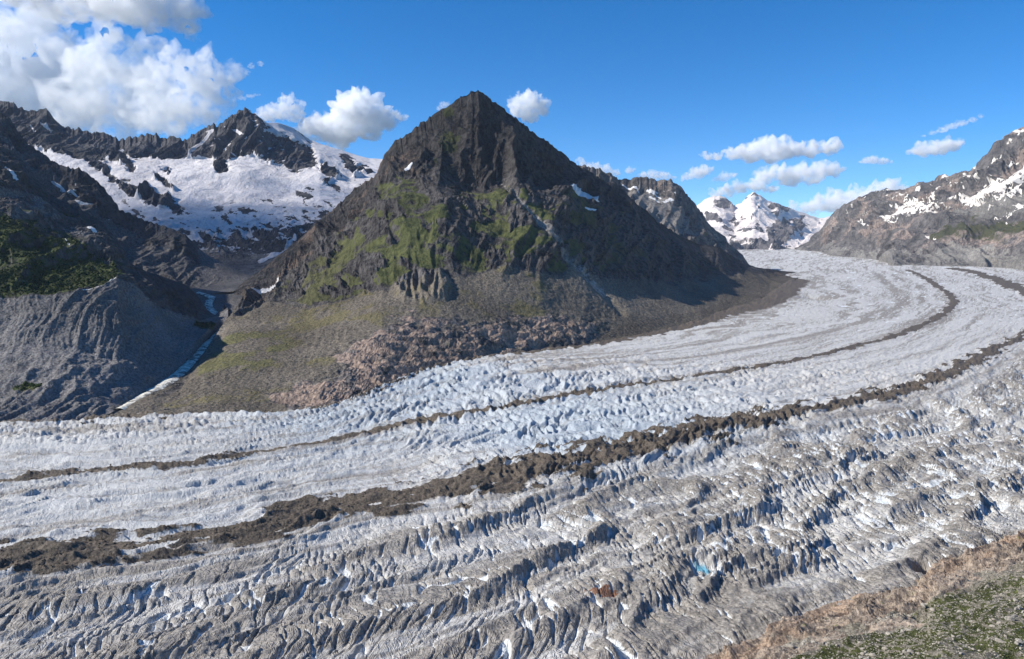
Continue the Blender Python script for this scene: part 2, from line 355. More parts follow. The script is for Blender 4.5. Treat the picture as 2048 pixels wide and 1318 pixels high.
# ---- near slope on the left (in cloud shade, shrubs above, moraine walls below)
cfoot = [(-300,865),(0,856),(120,848),(225,838),(256,812),(300,785),(332,766),(360,746),(384,726),(410,694),(440,664),(452,648),(456,640)]
cfoot = [(x, y, y and (icey(x, y) if x < 240 else np.interp(x, [240,256,300,332,360,384,410,440,456],[1400,1462,1560,1640,1740,1830,1990,2180,2280]))) for x, y in cfoot]
cter = [(-300,790,1400),(0,786,1400),(60,776,1420),(120,770,1430),(150,764,1440),(180,780,1440),(215,806,1440),(256,808,1475),(332,763,1655),(384,722,1850),(440,655,2220),(456,638,2290)]
cwal = [(-300,720,1560),(0,700,1560),(60,690,1570),(120,694,1580),(180,706,1590),(230,720,1600),(280,722,1650),(332,716,1740),(384,690,1900),(420,655,2100),(440,640,2270),(456,632,2320)]
cmor = [(-300,610,1700),(0,598,1700),(60,596,1700),(140,588,1720),(170,574,1760),(210,560,1800),(236,548,1840),(256,566,1880),(300,600,1950),(350,625,2080),(400,640,2250),(430,632,2380),(456,620,2420)]
ccre = [(-300,60,2900),(-120,190,2750),(-40,240,2700),(0,274,2650),(22,288,2650),(40,312,2650),(62,342,2640),(84,368,2630),(100,384,2620),(125,397,2600),(149,410,2600),(180,428,2590),(208,447,2580),(222,462,2570),(235,482,2560),(248,506,2550),(260,524,2550),(300,545,2580),(340,558,2620),(372,570,2660),(395,590,2700),(409,606,2700),(430,622,2620),(456,612,2700)]
xs = np.linspace(-160, 456, 330)
P = loft([cfoot, cter, cwal, cmor, ccre], xs, [42, 50, 70, 150], 2)
P = with_back(P, 10, 900, -500, foot=-50, toward=60)
PX, PY = project(P)
cm_y = np.interp(PX, [p[0] for p in cmor], [p[1] for p in cmor]); cw_y = np.interp(PX, [p[0] for p in cwal], [p[1] for p in cwal]); ct_y = np.interp(PX, [p[0] for p in cter], [p[1] for p in cter])
def disp_c(P, N, PX, PY):
    up = sst(-6, 14, cm_y-PY); wall = (1-up)*sst(-8, 8, cw_y-PY)*(1-sst(250, 420, PX)*0.7); low = (1-up)*(1-wall)
    face = sst(-2, 5, PY-ct_y)*(1-sst(225, 245, PX))
    w = fbm3(P, 1/300, 3, 211); W = P+np.stack([w*80, w*40, w*20], -1)
    a = np.clip((PX-150)/250, -0.5, 0.9)
    gul = ridged3(np.stack([W[..., 0]-a*W[..., 2]*1.1, W[..., 1]*0.15, W[..., 2]*0.22], -1), 1/62, 5, 221, 0.55)
    rk = ridged3(W, 1/160, 6, 231, 0.55)
    diag = ridged3(np.stack([W[..., 0]*0.5+W[..., 2]*0.5, W[..., 1]*.5, W[..., 2]*1.2-W[..., 0]*0.5], -1), 1/170, 5, 241, 0.55)
    fine = fbm3(P, 1/26, 4, 251, 0.65)
    fan = ridged3(np.stack([W[..., 0], W[..., 1]*0.1, W[..., 2]*0.12], -1), 1/26, 2, 261)
    g2 = fall(W, a, 24, 0.2, 3, 223); g3 = fall(W, a, 110, 0.15, 3, 224)
    d = up*((diag-0.7)*20+(rk-0.7)*10+g2*4+fine*2)+wall*(g3*3.0+(gul-0.7)*2+g2*2.2+(rk-.7)*4+fine*2.2)+low*(g3*4+(rk-.7)*7+fine*2.6)
    d += face*((fan-0.6)*7)
    rd = river_d(PX, PY); d = d*sst(8, 44, rd) - 3*np.exp(-(rd/8)**2)
    return N*d[..., None]
def masks_c(Q, N, PX, PY):
    n1 = fbm3(Q, 1/110, 4, 301); n2 = fbm3(Q, 1/40, 3, 311)
    up = sst(-5, 5, cm_y-PY)
    hi = sst(-10, 60, (430+PX*0.45)-PY+n1*50)         # bare scree and crags above the shrubs
    veg = up*(1-hi)*(0.78+0.35*n1)*(1-sst(240, 275, PX+(PY-520)*0.3))
    veg = np.maximum(veg, up*hi*(0.30+0.55*n1)*(1-sst(200,260,PX)))
    stp = 1-sst(0.45, 0.7, N[..., 2])
    veg *= 1-0.5*stp
    veg = np.maximum(veg, 0.75*region(PX, PY, [(20,775),(50,762),(90,764),(80,778),(40,784)], 5))
    veg = np.maximum(veg, 0.7*region(PX, PY, [(390,640),(440,640),(430,665),(380,655)], 8))
    cliff = np.maximum(region(PX, PY, [(262,520),(300,540),(372,566),(410,600),(420,630),(390,622),(330,600),(280,560)], 5), region(PX, PY, [(-20,200),(0,274),(100,384),(208,447),(262,524),(215,500),(150,440),(60,385),(-40,370)], 12))
    scree = np.clip((1-up)*(0.9+n2*.3)+up*hi*(0.6+n1*0.4), 0, 1)*(1-cliff)
    scree = np.maximum(scree, streak(PX, PY, [(60,400),(95,440),(128,478),(140,503)], 2.0, 2))
    snow = streak(PX, PY, [(10,338),(20,350),(32,362)], 2, 1.5)*.8+streak(PX, PY, [(130,484),(138,500)], 1.6, 1.5)*.8+streak(PX, PY, [(172,457),(192,467)], 1.6, 1.5)*.8
    snow = snow+streak(PX, PY, [(165,578),(200,566),(234,550)], 1.4, 1.2)*.7
    wall = (1-up)*sst(-6, 6, cw_y-PY)*(1-sst(230,330,PX))
    face = sst(-2, 5, PY-ct_y)*(1-sst(225, 245, PX))
    tone = 0.56+0.16*(1-up)-wall*0.08+0.08*face-cliff*0.1
    dry = face*0.8+0.2
    rd = river_d(PX, PY); veg *= 1-np.exp(-(rd/12)**2)
    return st3(veg, snow, scree), st3(0.15*n1+0.05, tone, dry)
mat_c = terrain_mat('left_slope_rock', (0.045,0.042,0.042), (0.115,0.108,0.104), (0.018,0.032,0.010), (0.055,0.075,0.022), (0.085,0.080,0.078), (0.20,0.19,0.185), px=2.2)
mountain('left_near_slope', P, PX, PY, mat_c, disp_c, masks_c)

# ---- second spur on the left
bfoot = [(-300,640,2900),(0,600,2900),(200,600,2950),(300,590,3000),(372,585,3050),(420,580,3100),(470,575,3150),(560,560,3300)]
bcre = [(-300,20,3700),(-120,120,3650),(0,224,3500),(18,238,3500),(36,262,3500),(56,284,3480),(74,299,3480),(100,316,3470),(118,326,3470),(134,335,3460),(150,336,3460),(168,341,3450),(186,354,3450),(208,378,3440),(225,396,3430),(238,417,3420),(262,430,3420),(300,444,3450),(340,458,3450),(372,470,3450),(392,490,3450),(405,503,3450),(426,517,3450),(446,526,3450),(480,545,3430),(520,556,3400),(560,558,3380)]
bmid = [(x, 0.5*y+0.5*np.interp(x, [p[0] for p in bfoot], [p[1] for p in bfoot]), 0.5*(Y+np.interp(x, [p[0] for p in bfoot], [p[2] for p in bfoot]))-40) for x, y, Y in bcre]
xs = np.linspace(-160, 560, 300)
P = with_back(loft([bfoot, bmid, bcre], xs, [70, 100], 2), 10, 900, -450)
PX, PY = project(P)
def disp_b(P, N, PX, PY):
    w = fbm3(P, 1/400, 3, 411); W = P+np.stack([w*90, w*50, w*30], -1)
    S = np.stack([W[..., 0]*0.8+W[..., 2]*0.6, W[..., 1]*0.4, (W[..., 2]-W[..., 0]*0.4)*0.35], -1)
    d = fall(W, 0.8, 60, 0.3, 3, 425)*9+(ridged3(S, 1/170, 6, 421, 0.55)-0.7)*26+(ridged3(W, 1/90, 4, 431, .5)-0.7)*7
    smoothr = sst(330, 420, PX); return N*(d*(1-0.75*smoothr))[..., None]
def masks_b(Q, N, PX, PY):
    n1 = fbm3(Q, 1/150, 4, 441); n2 = fbm3(Q, 1/40, 3, 442)
    cy_ = np.interp(PX, [p[0] for p in bcre], [p[1] for p in bcre])
    dn = PY-cy_
    scree = sst(10, 70, dn+n1*40)*0.8; scree = np.maximum(scree, sst(360, 430, PX)*.9)
    snow = 0
    for pl in ([(98,356),(128,374),(130,380),(112,372)], [(132,384),(150,388),(164,398),(145,392)], [(365,497),(385,500),(368,498)], [(148,402),(185,405),(192,408),(160,410)]):
        snow = np.maximum(snow, region(PX, PY, pl, 3)*0.9)
    snow = np.maximum(snow, 0.62*sst(.25, .6, n2+n1*.3)*region(PX, PY, [(90,340),(140,350),(230,430),(260,470),(220,450),(120,390)], 15))
    return st3(0.1+0*n1, snow, scree), st3(0.1+0*n1, 0.44+0.1*n1+.08*sst(360, 430, PX), 0*n1)
mat_b = terrain_mat('left_spur_rock', (0.050,0.047,0.048), (0.12,0.112,0.108), (0.02,0.03,0.012), (0.05,0.06,0.02), (0.09,0.085,0.083), (0.185,0.175,0.17), px=3.6)
mountain('left_middle_spur', P, PX, PY, mat_b, disp_b, masks_b)

# ---- snowy massif on the skyline behind
acre = [(-400,120,6500),(-200,150,6500),(0,199,6500),(20,204,6500),(36,212,6500),(52,219,6500),(72,221,6500),(84,219,6500),(93,216,6500),(100,226,6500),(109,241,6480),(128,256,6450),(159,260,6450),(190,266,6450),(216,268,6450),(238,278,6450),(256,276,6450),(273,276,6450),(284,270,6450),(293,266,6450),(303,270,6450),(312,267,6450),(328,279,6450),(338,274,6450),(347,270,6450),(366,281,6450),(396,262,6480),(412,255,6500),(421,251,6500),(427,244,6500),(433,251,6500),(450,241,6520),(465,232,6550),(477,223,6560),(489,216,6560),(500,220,6570),(515,232,6600),(533,246,6700),(556,246,6850),(570,250,6950),(586,256,7050),(603,268,7100),(620,280,7150),(640,288,7150),(659,294,7200),(682,301,7250),(705,308,7300),(722,313,7300),(739,317,7350),(764,318,7400),(900,322,7500)]
arck_unused = [(-400,330,5900),(0,290,5900),(77,300,5900),(118,310,5900),(164,324,5900),(200,345,5800),(238,300,6100),(262,311,6100),(301,316,6100),(380,316,6120),(427,320,6100),(443,345,6000),(457,325,6050),(508,306,6150),(527,327,6050),(571,331,6050),(588,346,6050),(624,331,6150),(640,320,6200),(680,345,6350),(720,350,6450),(764,340,6600),(900,345,6800)]
arck = [(-400,330,5900),(0,300,5900),(120,308,5900),(250,312,6050),(380,316,6120),(480,320,6100),(580,335,6100),(640,322,6200),(700,345,6350),(764,342,6600),(900,345,6800)]
amid = [(-400,470,4800),(0,440,4800),(240,428,4850),(372,440,4800),(446,450,4800),(520,440,4850),(632,430,4950),(700,420,5000),(900,420,5100)]
alow = [(-400,540,4100),(0,535,4100),(300,520,4100),(400,520,4100),(500,512,4200),(560,505,4250),(600,490,4400),(900,480,4500)]
afoot = [(-400,600,3500),(0,598,3500),(300,590,3500),(400,582,3500),(470,574,3500),(560,560,3600),(900,560,3800)]
xs = np.linspace(-200, 860, 500)
P = with_back(loft([afoot, alow, amid, arck, acre], xs, [30, 60, 90, 100], 1), 8, 2500, -1500)
PX, PY = project(P)
R_MAIN = [(-500,100),(0,190),(93,205),(240,262),(360,262),(489,200),(498,222),(515,240),(535,262),(570,277),(600,290),(622,296),(634,312),(630,328),(606,336),(590,348),(584,338),(571,331),(548,330),(527,327),(517,322),(508,303),(480,312),(459,323),(456,344),(448,352),(436,352),(430,338),(428,317),(380,314),(340,316),(301,314),(262,309),(250,300),(238,293),(240,302),(262,320),(273,340),(264,346),(244,328),(222,318),(196,318),(208,328),(238,358),(290,373),(327,388),(350,402),(372,425),(349,420),(316,408),(270,392),(238,371),(205,346),(190,338),(164,323),(118,310),(77,299),(40,290),(-500,320)]
ROCKS = [[(320,331),(338,330),(342,340),(334,347),(322,340)], [(301,347),(327,353),(346,374),(344,380),(330,370),(308,358)], [(639,325),(656,328),(668,342),(679,360),(664,360),(644,346)], [(681,310),(698,312),(708,322),(710,332),(726,328),(744,340),(736,346),(717,344),(706,350),(698,340),(688,329)], [(646,356),(660,358),(656,368),(648,366)], [(586,256),(600,266),(618,284),(622,290),(606,278),(592,264)]]
def rockmask_a(PX, PY, nz):
    x, y = PX+nz[0]*9, PY+nz[1]*7
    r = region(x, y, R_MAIN, 2.5)
    for pl in ROCKS: r = np.maximum(r, region(x, y, pl, 2.5))
    return r
def disp_a(P, N, PX, PY):
    nz = (fbm3(P, 1/160, 5, 521, .66), fbm3(P, 1/160, 5, 531, .66)); r = rockmask_a(PX, PY, nz)
    w = fbm3(P, 1/700, 3, 511); W = P+np.stack([w*150, w*70, w*50], -1)
    rib = ridged3(np.stack([W[..., 0], W[..., 1]*0.2, W[..., 2]*0.25], -1), 1/280, 6, 541, 0.55)
    lowr = sst(430, 470, PY)
    rough = ridged3(W, 1/190, 6, 551, 0.55)
    sn = fbm3(P, 1/600, 4, 561, 0.45)
    f2 = fall(W, 0.0, 110, 0.25, 4, 545)
    d = r*(8+(rib-0.7)*42+f2*24+(rough-.7)*6)+(1-r)*(1-lowr)*(sn*40+(rough-.7)*4)+(1-r)*lowr*((rough-0.7)*30)*(1-0.7*sst(480, 530, PY))
    V = N*d[..., None]; V[..., 2] += fbm3(P, 1/90, 3, 571)*9*r
    return V
def masks_a(Q, N, PX, PY):
    nz = (fbm3(Q, 1/160, 5, 521, .66), fbm3(Q, 1/160, 5, 531, .66)); r = rockmask_a(PX, PY, nz)
    ac, al = Q[..., 2]+.55*Q[..., 0], Q[..., 0]-.55*Q[..., 2]
    f = fbm3(np.stack([ac*1.3, al*.3, Q[..., 1]*.4], -1), 1/80, 5, 601, 0.62); f2 = fbm3(Q, 1/330, 4, 611)
    snow = 1-r
    dd = (PY-(405+np.interp(PX, [0,250,372,450,560,700], [20,20,30,30,10,-10])))/75
    snow *= np.clip(0.98-sst(0.0, 1.0, dd)*0.60+f*0.8*sst(-0.6, 0.3, dd)+(N[..., 2]-0.85)*0.5*sst(0,1,dd), 0, 1)
    snow *= 1-0.8*sst(0.22, 0.42, f)*sst(-1.2, 0, dd)*0.9
    snow = np.where(PY > 505, snow*sst(540, 505, PY), snow)
    vs = fbm3(Q, 1/60, 3, 621)
    snow = np.maximum(snow, r*0.66*sst(0.42, 0.62, vs)*region(PX, PY, [(380,250),(500,220),(630,300),(600,340),(440,320),(420,300)], 12))
    snow = np.maximum(snow, r*streak(PX, PY, [(424,258),(405,280),(390,300),(380,314)], 2.2, 1.8))
    snow = np.maximum(snow, r*streak(PX, PY, [(470,260),(476,264),(484,270)], 3, 2)*.9+r*streak(PX, PY, [(62,252),(68,262),(74,268)], 2, 2)*.8+r*streak(PX, PY, [(84,250),(100,268)], 2, 2)*.8)
    snow = np.maximum(snow, streak(PX, PY, [(590,478),(570,500),(540,515),(520,522)], 5, 4)*.75)
    low = sst(470, 510, PY)
    scree = low*0.75*(0.8+f2)
    tone = 0.46+0.10*low+f2*0.1
    return st3(0.02+0*f, snow, scree), st3(0.12+0*f, tone, 0*f)
mat_a = terrain_mat('back_massif_rock', (0.052,0.050,0.054), (0.125,0.118,0.118), (0.03,0.04,0.02), (0.05,0.06,0.03), (0.10,0.095,0.092), (0.20,0.19,0.18), snow=(0.68, 0.645, 0.64), px=6.5)
mountain('snowy_back_massif', P, PX, PY, mat_a, disp_a, masks_a, jag=4.5, crest_px=30, jm=lambda PX, PY: sst(530, 500, PX))

# ---- ridge behind the pyramid on the right
ecre = [(1000,330,6000),(1120,325,6000),(1162,331,6000),(1180,334,6000),(1199,336,6000),(1214,343,6050),(1229,352,6100),(1242,360,6100),(1256,356,6150),(1274,353,6150),(1300,357,6150),(1320,360,6150),(1342,361,6150),(1352,365,6150),(1361,371,6150),(1370,382,6150),(1379,393,6150),(1390,406,6150),(1401,419,6150),(1410,432,6150),(1420,446,6150),(1432,459,6150),(1446,471,6150),(1460,486,6100),(1476,501,6050),(1488,516,6000),(1498,528,5950),(1530,538,6000),(1580,543,6100)]
efoot = [(1000,560,4700),(1300,560,4900),(1440,552,5250),(1500,545,5650),(1540,544,5800),(1580,545,5950)]
emid = [(x, y*0.55+0.45*np.interp(x, [p[0] for p in efoot], [p[1] for p in efoot]), 0.5*(Y+np.interp(x, [p[0] for p in efoot], [p[2] for p in efoot]))) for x, y, Y in ecre]
xs = np.linspace(1040, 1580, 260)
P = with_back(loft([efoot, emid, ecre], xs, [50, 90], 2), 8, 1500, -900)
PX, PY = project(P)
def disp_e(P, N, PX, PY):
    w = fbm3(P, 1/500, 3, 711); W = P+np.stack([w*60, w*40, w*20], -1)
    d = fall(W, 0.5, 90, 0.3, 3, 725)*16+(ridged3(np.stack([W[..., 0]-W[..., 2]*0.5, W[..., 1]*0.2, W[..., 2]*0.35], -1), 1/240, 6, 721, 0.55)-0.7)*44+(ridged3(W, 1/130, 4, 731, .5)-.7)*10
    return N*(d*(1-0.6*region(PX, PY, [(1250,385),(1330,390),(1380,440),(1330,440)], 10)))[..., None]
def masks_e(Q, N, PX, PY):
    n1 = fbm3(Q, 1/200, 4, 741); n2 = fbm3(Q, 1/70, 3, 751)
    scr = region(PX, PY, [(1248,380),(1320,385),(1370,420),(1400,470),(1340,470),(1280,420)], 8)*(.8+n2)
    rd = sst(0.2, 0.45, n2)*region(PX, PY, [(1240,366),(1330,380),(1380,400),(1330,410),(1270,385)], 8)
    snow = 0.8*rd
    for s_ in ([(1245,372),(1275,378)], [(1295,380),(1322,395)], [(1300,392),(1318,404)]): snow = np.maximum(snow, streak(PX, PY, s_, 2, 2)*.85)
    veg = (0.25+0.5*n1)*region(PX, PY, [(1380,430),(1420,480),(1440,500),(1390,500),(1350,440)], 8)
    return st3(veg, snow, scr), st3(0.3+n1*.3, 0.55+n1*.15, 0.3+0*n1)
mat_e = terrain_mat('right_ridge_rock', (0.055,0.050,0.048), (0.16,0.145,0.13), (0.03,0.045,0.015), (0.06,0.075,0.025), (0.13,0.12,0.11), (0.24,0.22,0.20), rust=(0.22,0.165,0.13), px=5.5)
mountain('ridge_behind_pyramid', P, PX, PY, mat_e, disp_e, masks_e)

# ---- right-hand mountain range
gcre = [(1590,498,12200),(1598,493,12000),(1620,478,12000),(1640,460,11800),(1654,445,11600),(1662,434,11500),(1670,424,11400),(1684,412,11200),(1700,403,11000),(1717,393,10800),(1740,386,10500),(1756,380,10300),(1773,374,10200),(1790,380,10000),(1810,378,9900),(1830,372,9700),(1848,367,9500),(1868,361,9400),(1888,350,9200),(1900,352,9100),(1922,341,9000),(1940,339,8900),(1959,319,8800),(1972,303,8700),(1985,285,8700),(2000,279,8600),(2019,269,8600),(2035,263,8600),(2048,257,8600),(2200,190,8500),(2500,60,8300)]
gfoot = [(1590,500,11900),(1598,497,11800),(1640,505,icey(0,504)),(1665,512,icey(0,512)),(1747,518,icey(0,518)),(1784,530,icey(0,531)),(1978,534,icey(0,534)),(2048,541,icey(0,540)),(2500,580,icey(0,580))]
def between(a, b, t, dY=0):
    return [(x, y*t+(1-t)*np.interp(x, [p[0] for p in b], [p[1] for p in b]), Y*t+(1-t)*np.interp(x, [p[0] for p in b], [p[2] for p in b])+dY) for x, y, Y in a]
gl = between(gcre, gfoot, 0.28); gm = between(gcre, gfoot, 0.62, 120)
xs = np.concatenate([np.linspace(1590, 2120, 290), np.linspace(2130, 2220, 14)])
P = with_back(loft([gfoot, gl, gm, gcre], xs, [45, 70, 85], 2), 8, 2500, -1300)
PX, PY = project(P)
GSNOW = [[(1758,443),(1784,423),(1818,401),(1834,404),(1848,408),(1881,401),(1893,388),(1884,402),(1859,419),(1818,427),(1784,438)], [(1918,401),(1950,382),(1978,362),(2019,349),(2060,318),(2060,340),(2020,368),(1996,382),(1944,412)], [(2060,358),(2033,378),(1996,404),(1990,398),(2030,368)], [(1989,442),(2037,417),(2036,421),(1992,446)], [(1714,440),(1730,444),(1732,450),(1716,447)], [(1850,470),(1872,474),(1858,484)], [(1930,356),(1950,350),(1955,364),(1936,368)], [(1888,352),(1900,356),(1898,370),(1894,372)], [(2020,266),(2050,262),(2050,275),(2038,272)]]
def disp_g(P, N, PX, PY):
    w = fbm3(P, 1/900, 3, 811); W = P+np.stack([w*200, w*100, w*60], -1)
    sn = 0
    for pl in GSNOW[:4]: sn = np.maximum(sn, region(PX, PY, pl, 5))
    t = sst(0.35, 0.8, (545-PY)/(545-np.interp(PX, [p[0] for p in gcre], [p[1] for p in gcre])+1))
    rib = ridged3(np.stack([W[..., 0]+W[..., 2]*0.5, W[..., 1]*0.22, W[..., 2]*0.3], -1), 1/420, 6, 821, 0.55)
    rough = ridged3(W, 1/210, 6, 831, 0.55)
    return N*(fall(W, -0.6, 150, 0.3, 3, 825)*(26+14*t)*(1-sn*.8)+(rib-0.7)*(42+85*t)*(1-sn*.8)+(rough-0.7)*16*(1-sn*.8))[..., None]
def masks_g(Q, N, PX, PY):
    n1 = fbm3(Q, 1/380, 4, 841); n2 = fbm3(Q, 1/110, 4, 851)
    snow = 0
    n3 = fbm3(Q, 1/60, 4, 861, .65); x, y = PX+n2*9+n3*9, PY+n2*5+n3*7
    for pl in GSNOW: snow = np.maximum(snow, region(x, y, pl, 2.5))
    snow *= 1-0.75*sst(0.22, 0.4, n2)
    snow = np.maximum(snow, 0.7*sst(0.36, 0.5, n2)*sst(520, 380, PY)*0.95)
    veg = .8*region(PX+n2*40, PY+n1*25, [(1870,470),(1900,440),(1960,425),(2060,430),(2060,470),(1990,490),(1900,490),(1830,500),(1840,480)], 16)*(0.66+0.7*n1)
    scr = sst(470, 520, PY+n1*30)*0.75
    scr = np.maximum(scr, region(PX, PY, [(1960,400),(2060,370),(2060,430),(1960,440),(1900,430)], 12)*.8)
    pale = region(PX, PY, [(1690,500),(1720,486),(1770,495),(1780,512),(1720,512)], 8)+region(PX, PY, [(1810,500),(1880,495),(1890,512),(1820,515)], 8)+region(PX, PY, [(1920,510),(1980,480),(1990,510),(1940,520)], 8)
    return st3(veg*(1-scr*.5), snow, scr), st3(0.36+n1*.6, 0.50+n1*.15+pale*.18, 0.2+0*n1)
mat_g = terrain_mat('right_range_rock', (0.065,0.060,0.058), (0.17,0.155,0.145), (0.030,0.036,0.018), (0.055,0.060,0.028), (0.14,0.13,0.12), (0.24,0.225,0.20), rust=(0.23,0.18,0.15), snow=(0.82,0.76,0.68), px=8.5)
mountain('right_mountain_range', P, PX, PY, mat_g, disp_g, masks_g, jag=2.5)

# ---- far snowy peaks at the head of the glacier
fcre = [(1340,440,15500),(1398,408,15500),(1410,400,15500),(1420,395,15500),(1439,391,15500),(1447,393,15500),(1453,397,15500),(1468,410,15400),(1483,407,15200),(1490,399,15200),(1498,390,15200),(1504,386,15200),(1509,384,15200),(1514,388,15200),(1520,389,15200),(1532,399,15200),(1545,404,15300),(1558,408,15400),(1575,414,15500),(1587,419,15600),(1610,428,15800),(1639,436,16000),(1652,434,16000),(1665,432,16000),(1720,428,16000)]
ffoot = [(1340,508,11600),(1500,507,11600),(1560,503,11900),(1610,499,12200),(1720,500,12400)]
fm = between(fcre, ffoot, 0.5, 100)
xs = np.linspace(1340, 1720, 220)
P = with_back(loft([ffoot, fm, fcre], xs, [50, 70], 2), 6, 4000, -1500)
PX, PY = project(P)
FROCK = [[(1500,482),(1562,482),(1562,503),(1500,505)], [(1422,410),(1439,398),(1457,400),(1466,412),(1450,416),(1430,414)], [(1493,404),(1504,388),(1510,384),(1524,392),(1514,394),(1508,400)], [(1537,412),(1556,408),(1574,414),(1580,420),(1562,424),(1550,432),(1541,424)], [(1532,455),(1548,444),(1565,434),(1580,440),(1592,436),(1604,446),(1606,458),(1585,474),(1565,488),(1536,490)], [(1457,438),(1470,436),(1480,442),(1491,438),(1490,446),(1472,453)], [(1410,430),(1436,434),(1444,448),(1424,450)], [(1460,478),(1500,486),(1540,484),(1560,496),(1490,504),(1460,500)], [(1478,424),(1488,426),(1490,436),(1482,434)], [(1498,428),(1506,432),(1502,440)], [(1600,428),(1618,434),(1606,434)], [(1511,410),(1520,406),(1518,416),(1512,418)]]
def fr(P, PX, PY):
    n = fbm3(P, 1/300, 4, 911); n2 = fbm3(P, 1/300, 4, 921); r = 0
    for pl in FROCK: r = np.maximum(r, region(PX+n*8, PY+n2*7, pl, 2))
    return r*(1-.6*sst(.1, .5, n2))
def disp_f(P, N, PX, PY):
    rough = ridged3(P, 1/700, 6, 931, 0.55); ice = sst(6, 0, polyseg(PX, PY, [(1600,500),(1630,470),(1652,447)])[0]-6)
    return N*((rough-0.7)*(45+60*fr(P, PX, PY))*(1-ice*.8)+ice*ridged3(P, 1/90, 3, 941)*12)[..., None]
def masks_f(Q, N, PX, PY):
    r = fr(Q, PX, PY); f = fbm3(Q, 1/230, 4, 951)
    ice = sst(4, 0, polyseg(PX, PY, [(1598,500),(1630,470),(1652,447)])[0]-14)
    snow = (1-r*(1-ice))*(1-0.85*sst(0.15, 0.4, f)*sst(400, 480, PY)*(1-ice))
    return st3(0*f, snow, 0.2+0*f), st3(0.25+0*f, 0.6+0*f, 0*f)
mat_f = terrain_mat('far_peak_rock', (0.075,0.070,0.072), (0.17,0.155,0.15), (0.03,0.04,0.02), (0.05,0.06,0.03), (0.13,0.12,0.11), (0.24,0.22,0.20), snow=(0.85,0.76,0.70), px=12)
mountain('far_snow_peaks', P, PX, PY, mat_f, disp_f, masks_f, keep=0.3, crest_px=14, jag=1.0)

# ================================================================== GLACIER
def ipts(pl): 
    q = np.array(pl, float); return onice(q[:, 0], q[:, 1])[:, :2]
M1 = [(-400,985),(0,965),(200,945),(400,925),(560,900),(640,890),(760,868),(850,855),(950,838),(1050,820),(1160,802),(1290,780),(1400,762),(1500,742),(1600,722),(1700,696),(1780,676),(1860,644),(1895,622),(1908,604),(1898,588),(1875,572),(1850,556),(1832,546),(1815,540)]
M2 = [(-400,1230),(-100,1160),(0,1135),(100,1112),(200,1104),(300,1092),(400,1076),(520,1060),(620,1028),(700,1012),(780,1002),(900,984),(1000,966),(1100,946),(1180,928),(1250,910),(1340,888),(1430,864),(1520,850),(1600,832),(1700,812),(1800,790),(1880,762),(1950,722),(2000,694),(2048,672),(2110,640),(2160,600)]
TB = [(-400,915),(0,905),(300,885),(560,858),(700,830),(850,800),(1000,778),(1200,745),(1400,715),(1560,684),(1700,654),(1760,636),(1795,612),(1796,590),(1775,565),(1755,548)]
EG = [(-400,862),(0,852),(225,838),(400,828),(640,824),(740,797),(900,745),(1000,718),(1150,695),(1300,667),(1400,643),(1450,625),(1520,602),(1560,580),(1590,560)]
M3 = [(1900,536),(1950,545),(2000,562),(2048,582),(2150,620)]
NE = [(-400,1900),(500,1760),(1024,1500),(1402,1320),(1627,1223),(1855,1130),(2048,1060),(2300,960)]
iM1 = ipts(M1)
arc = np.concatenate([[0], np.cumsum(np.linalg.norm(np.diff(iM1, axis=0), axis=1))])
def s_of(q):
    d, t = polyseg(q[:, 0], q[:, 1], [tuple(p) for p in iM1]); return np.interp(t*(len(iM1)-1), np.arange(len(iM1)), arc)
ctl, psi = [], []
for pl, v in ((EG, 0), (TB, 210), (M1, 400), (M2, 760), (M3, 620), (NE, 1300)):
    q = ipts(pl); ctl.append(q); psi += [v]*len(q)
ctl = np.concatenate(ctl); psi = np.array(psi, float); sv_ = s_of(ctl)
def tps_fit(X, v, lam=20.0):
    n = len(X); r = np.linalg.norm(X[:, None]-X[None], axis=-1)/1000; K = r*r*np.log(r+1e-9)
    A = np.zeros((n+3, n+3)); A[:n, :n] = K+np.eye(n)*lam*1e-4; A[:n, n] = 1; A[:n, n+1:] = X/1000; A[n, :n] = 1; A[n+1:, :n] = X.T/1000
    return np.linalg.solve(A, np.concatenate([v, [0, 0, 0]]))
def tps_eval(c, X, G):
    sh = G.shape[:-1]; G = G.reshape(-1, 2); out = np.zeros(len(G)); n = len(X)
    for i in range(0, len(G), 20000):
        g = G[i:i+20000]; r = np.linalg.norm(g[:, None]-X[None], axis=-1)/1000
        out[i:i+20000] = (r*r*np.log(r+1e-9))@c[:n]+c[n]+(g/1000)@c[n+1:]
    return out.reshape(sh)
NC, NR = 1020, 570
gx = np.linspace(-150, 2200, NC)
gy = np.concatenate([np.linspace(1800, 1345, 34, endpoint=False), np.linspace(1345, 497, NR-34)])
YY = 350/(slope_of(gy)+0.03)
XA = (gx-CX)/FPX
XX = XA[None, :]*(YY/(CS+(CY-gy)/FPX*SN))[:, None]
YG = np.repeat(YY[:, None], NC, 1); GXY = np.stack([XX, YG], -1)
PXg, PYg = np.meshgrid(gx, gy)
sub_r = np.unique(np.r_[0:NR:5, NR-1]); sub_c = np.unique(np.r_[0:NC:6, NC-1])
def up2(A):
    B = np.stack([np.interp(np.arange(NC), sub_c, A[i]) for i in range(len(sub_r))])
    i = np.interp(np.arange(NR), sub_r, np.arange(len(sub_r))); i0 = np.minimum(i.astype(int), len(sub_r)-2); f = (i-i0)[:, None]
    return B[i0]*(1-f)+B[i0+1]*f
Gs = GXY[np.ix_(sub_r, sub_c)]
PSI = up2(tps_eval(tps_fit(ctl, psi), ctl, Gs)); SS = up2(tps_eval(tps_fit(ctl, sv_, 60), ctl, Gs))
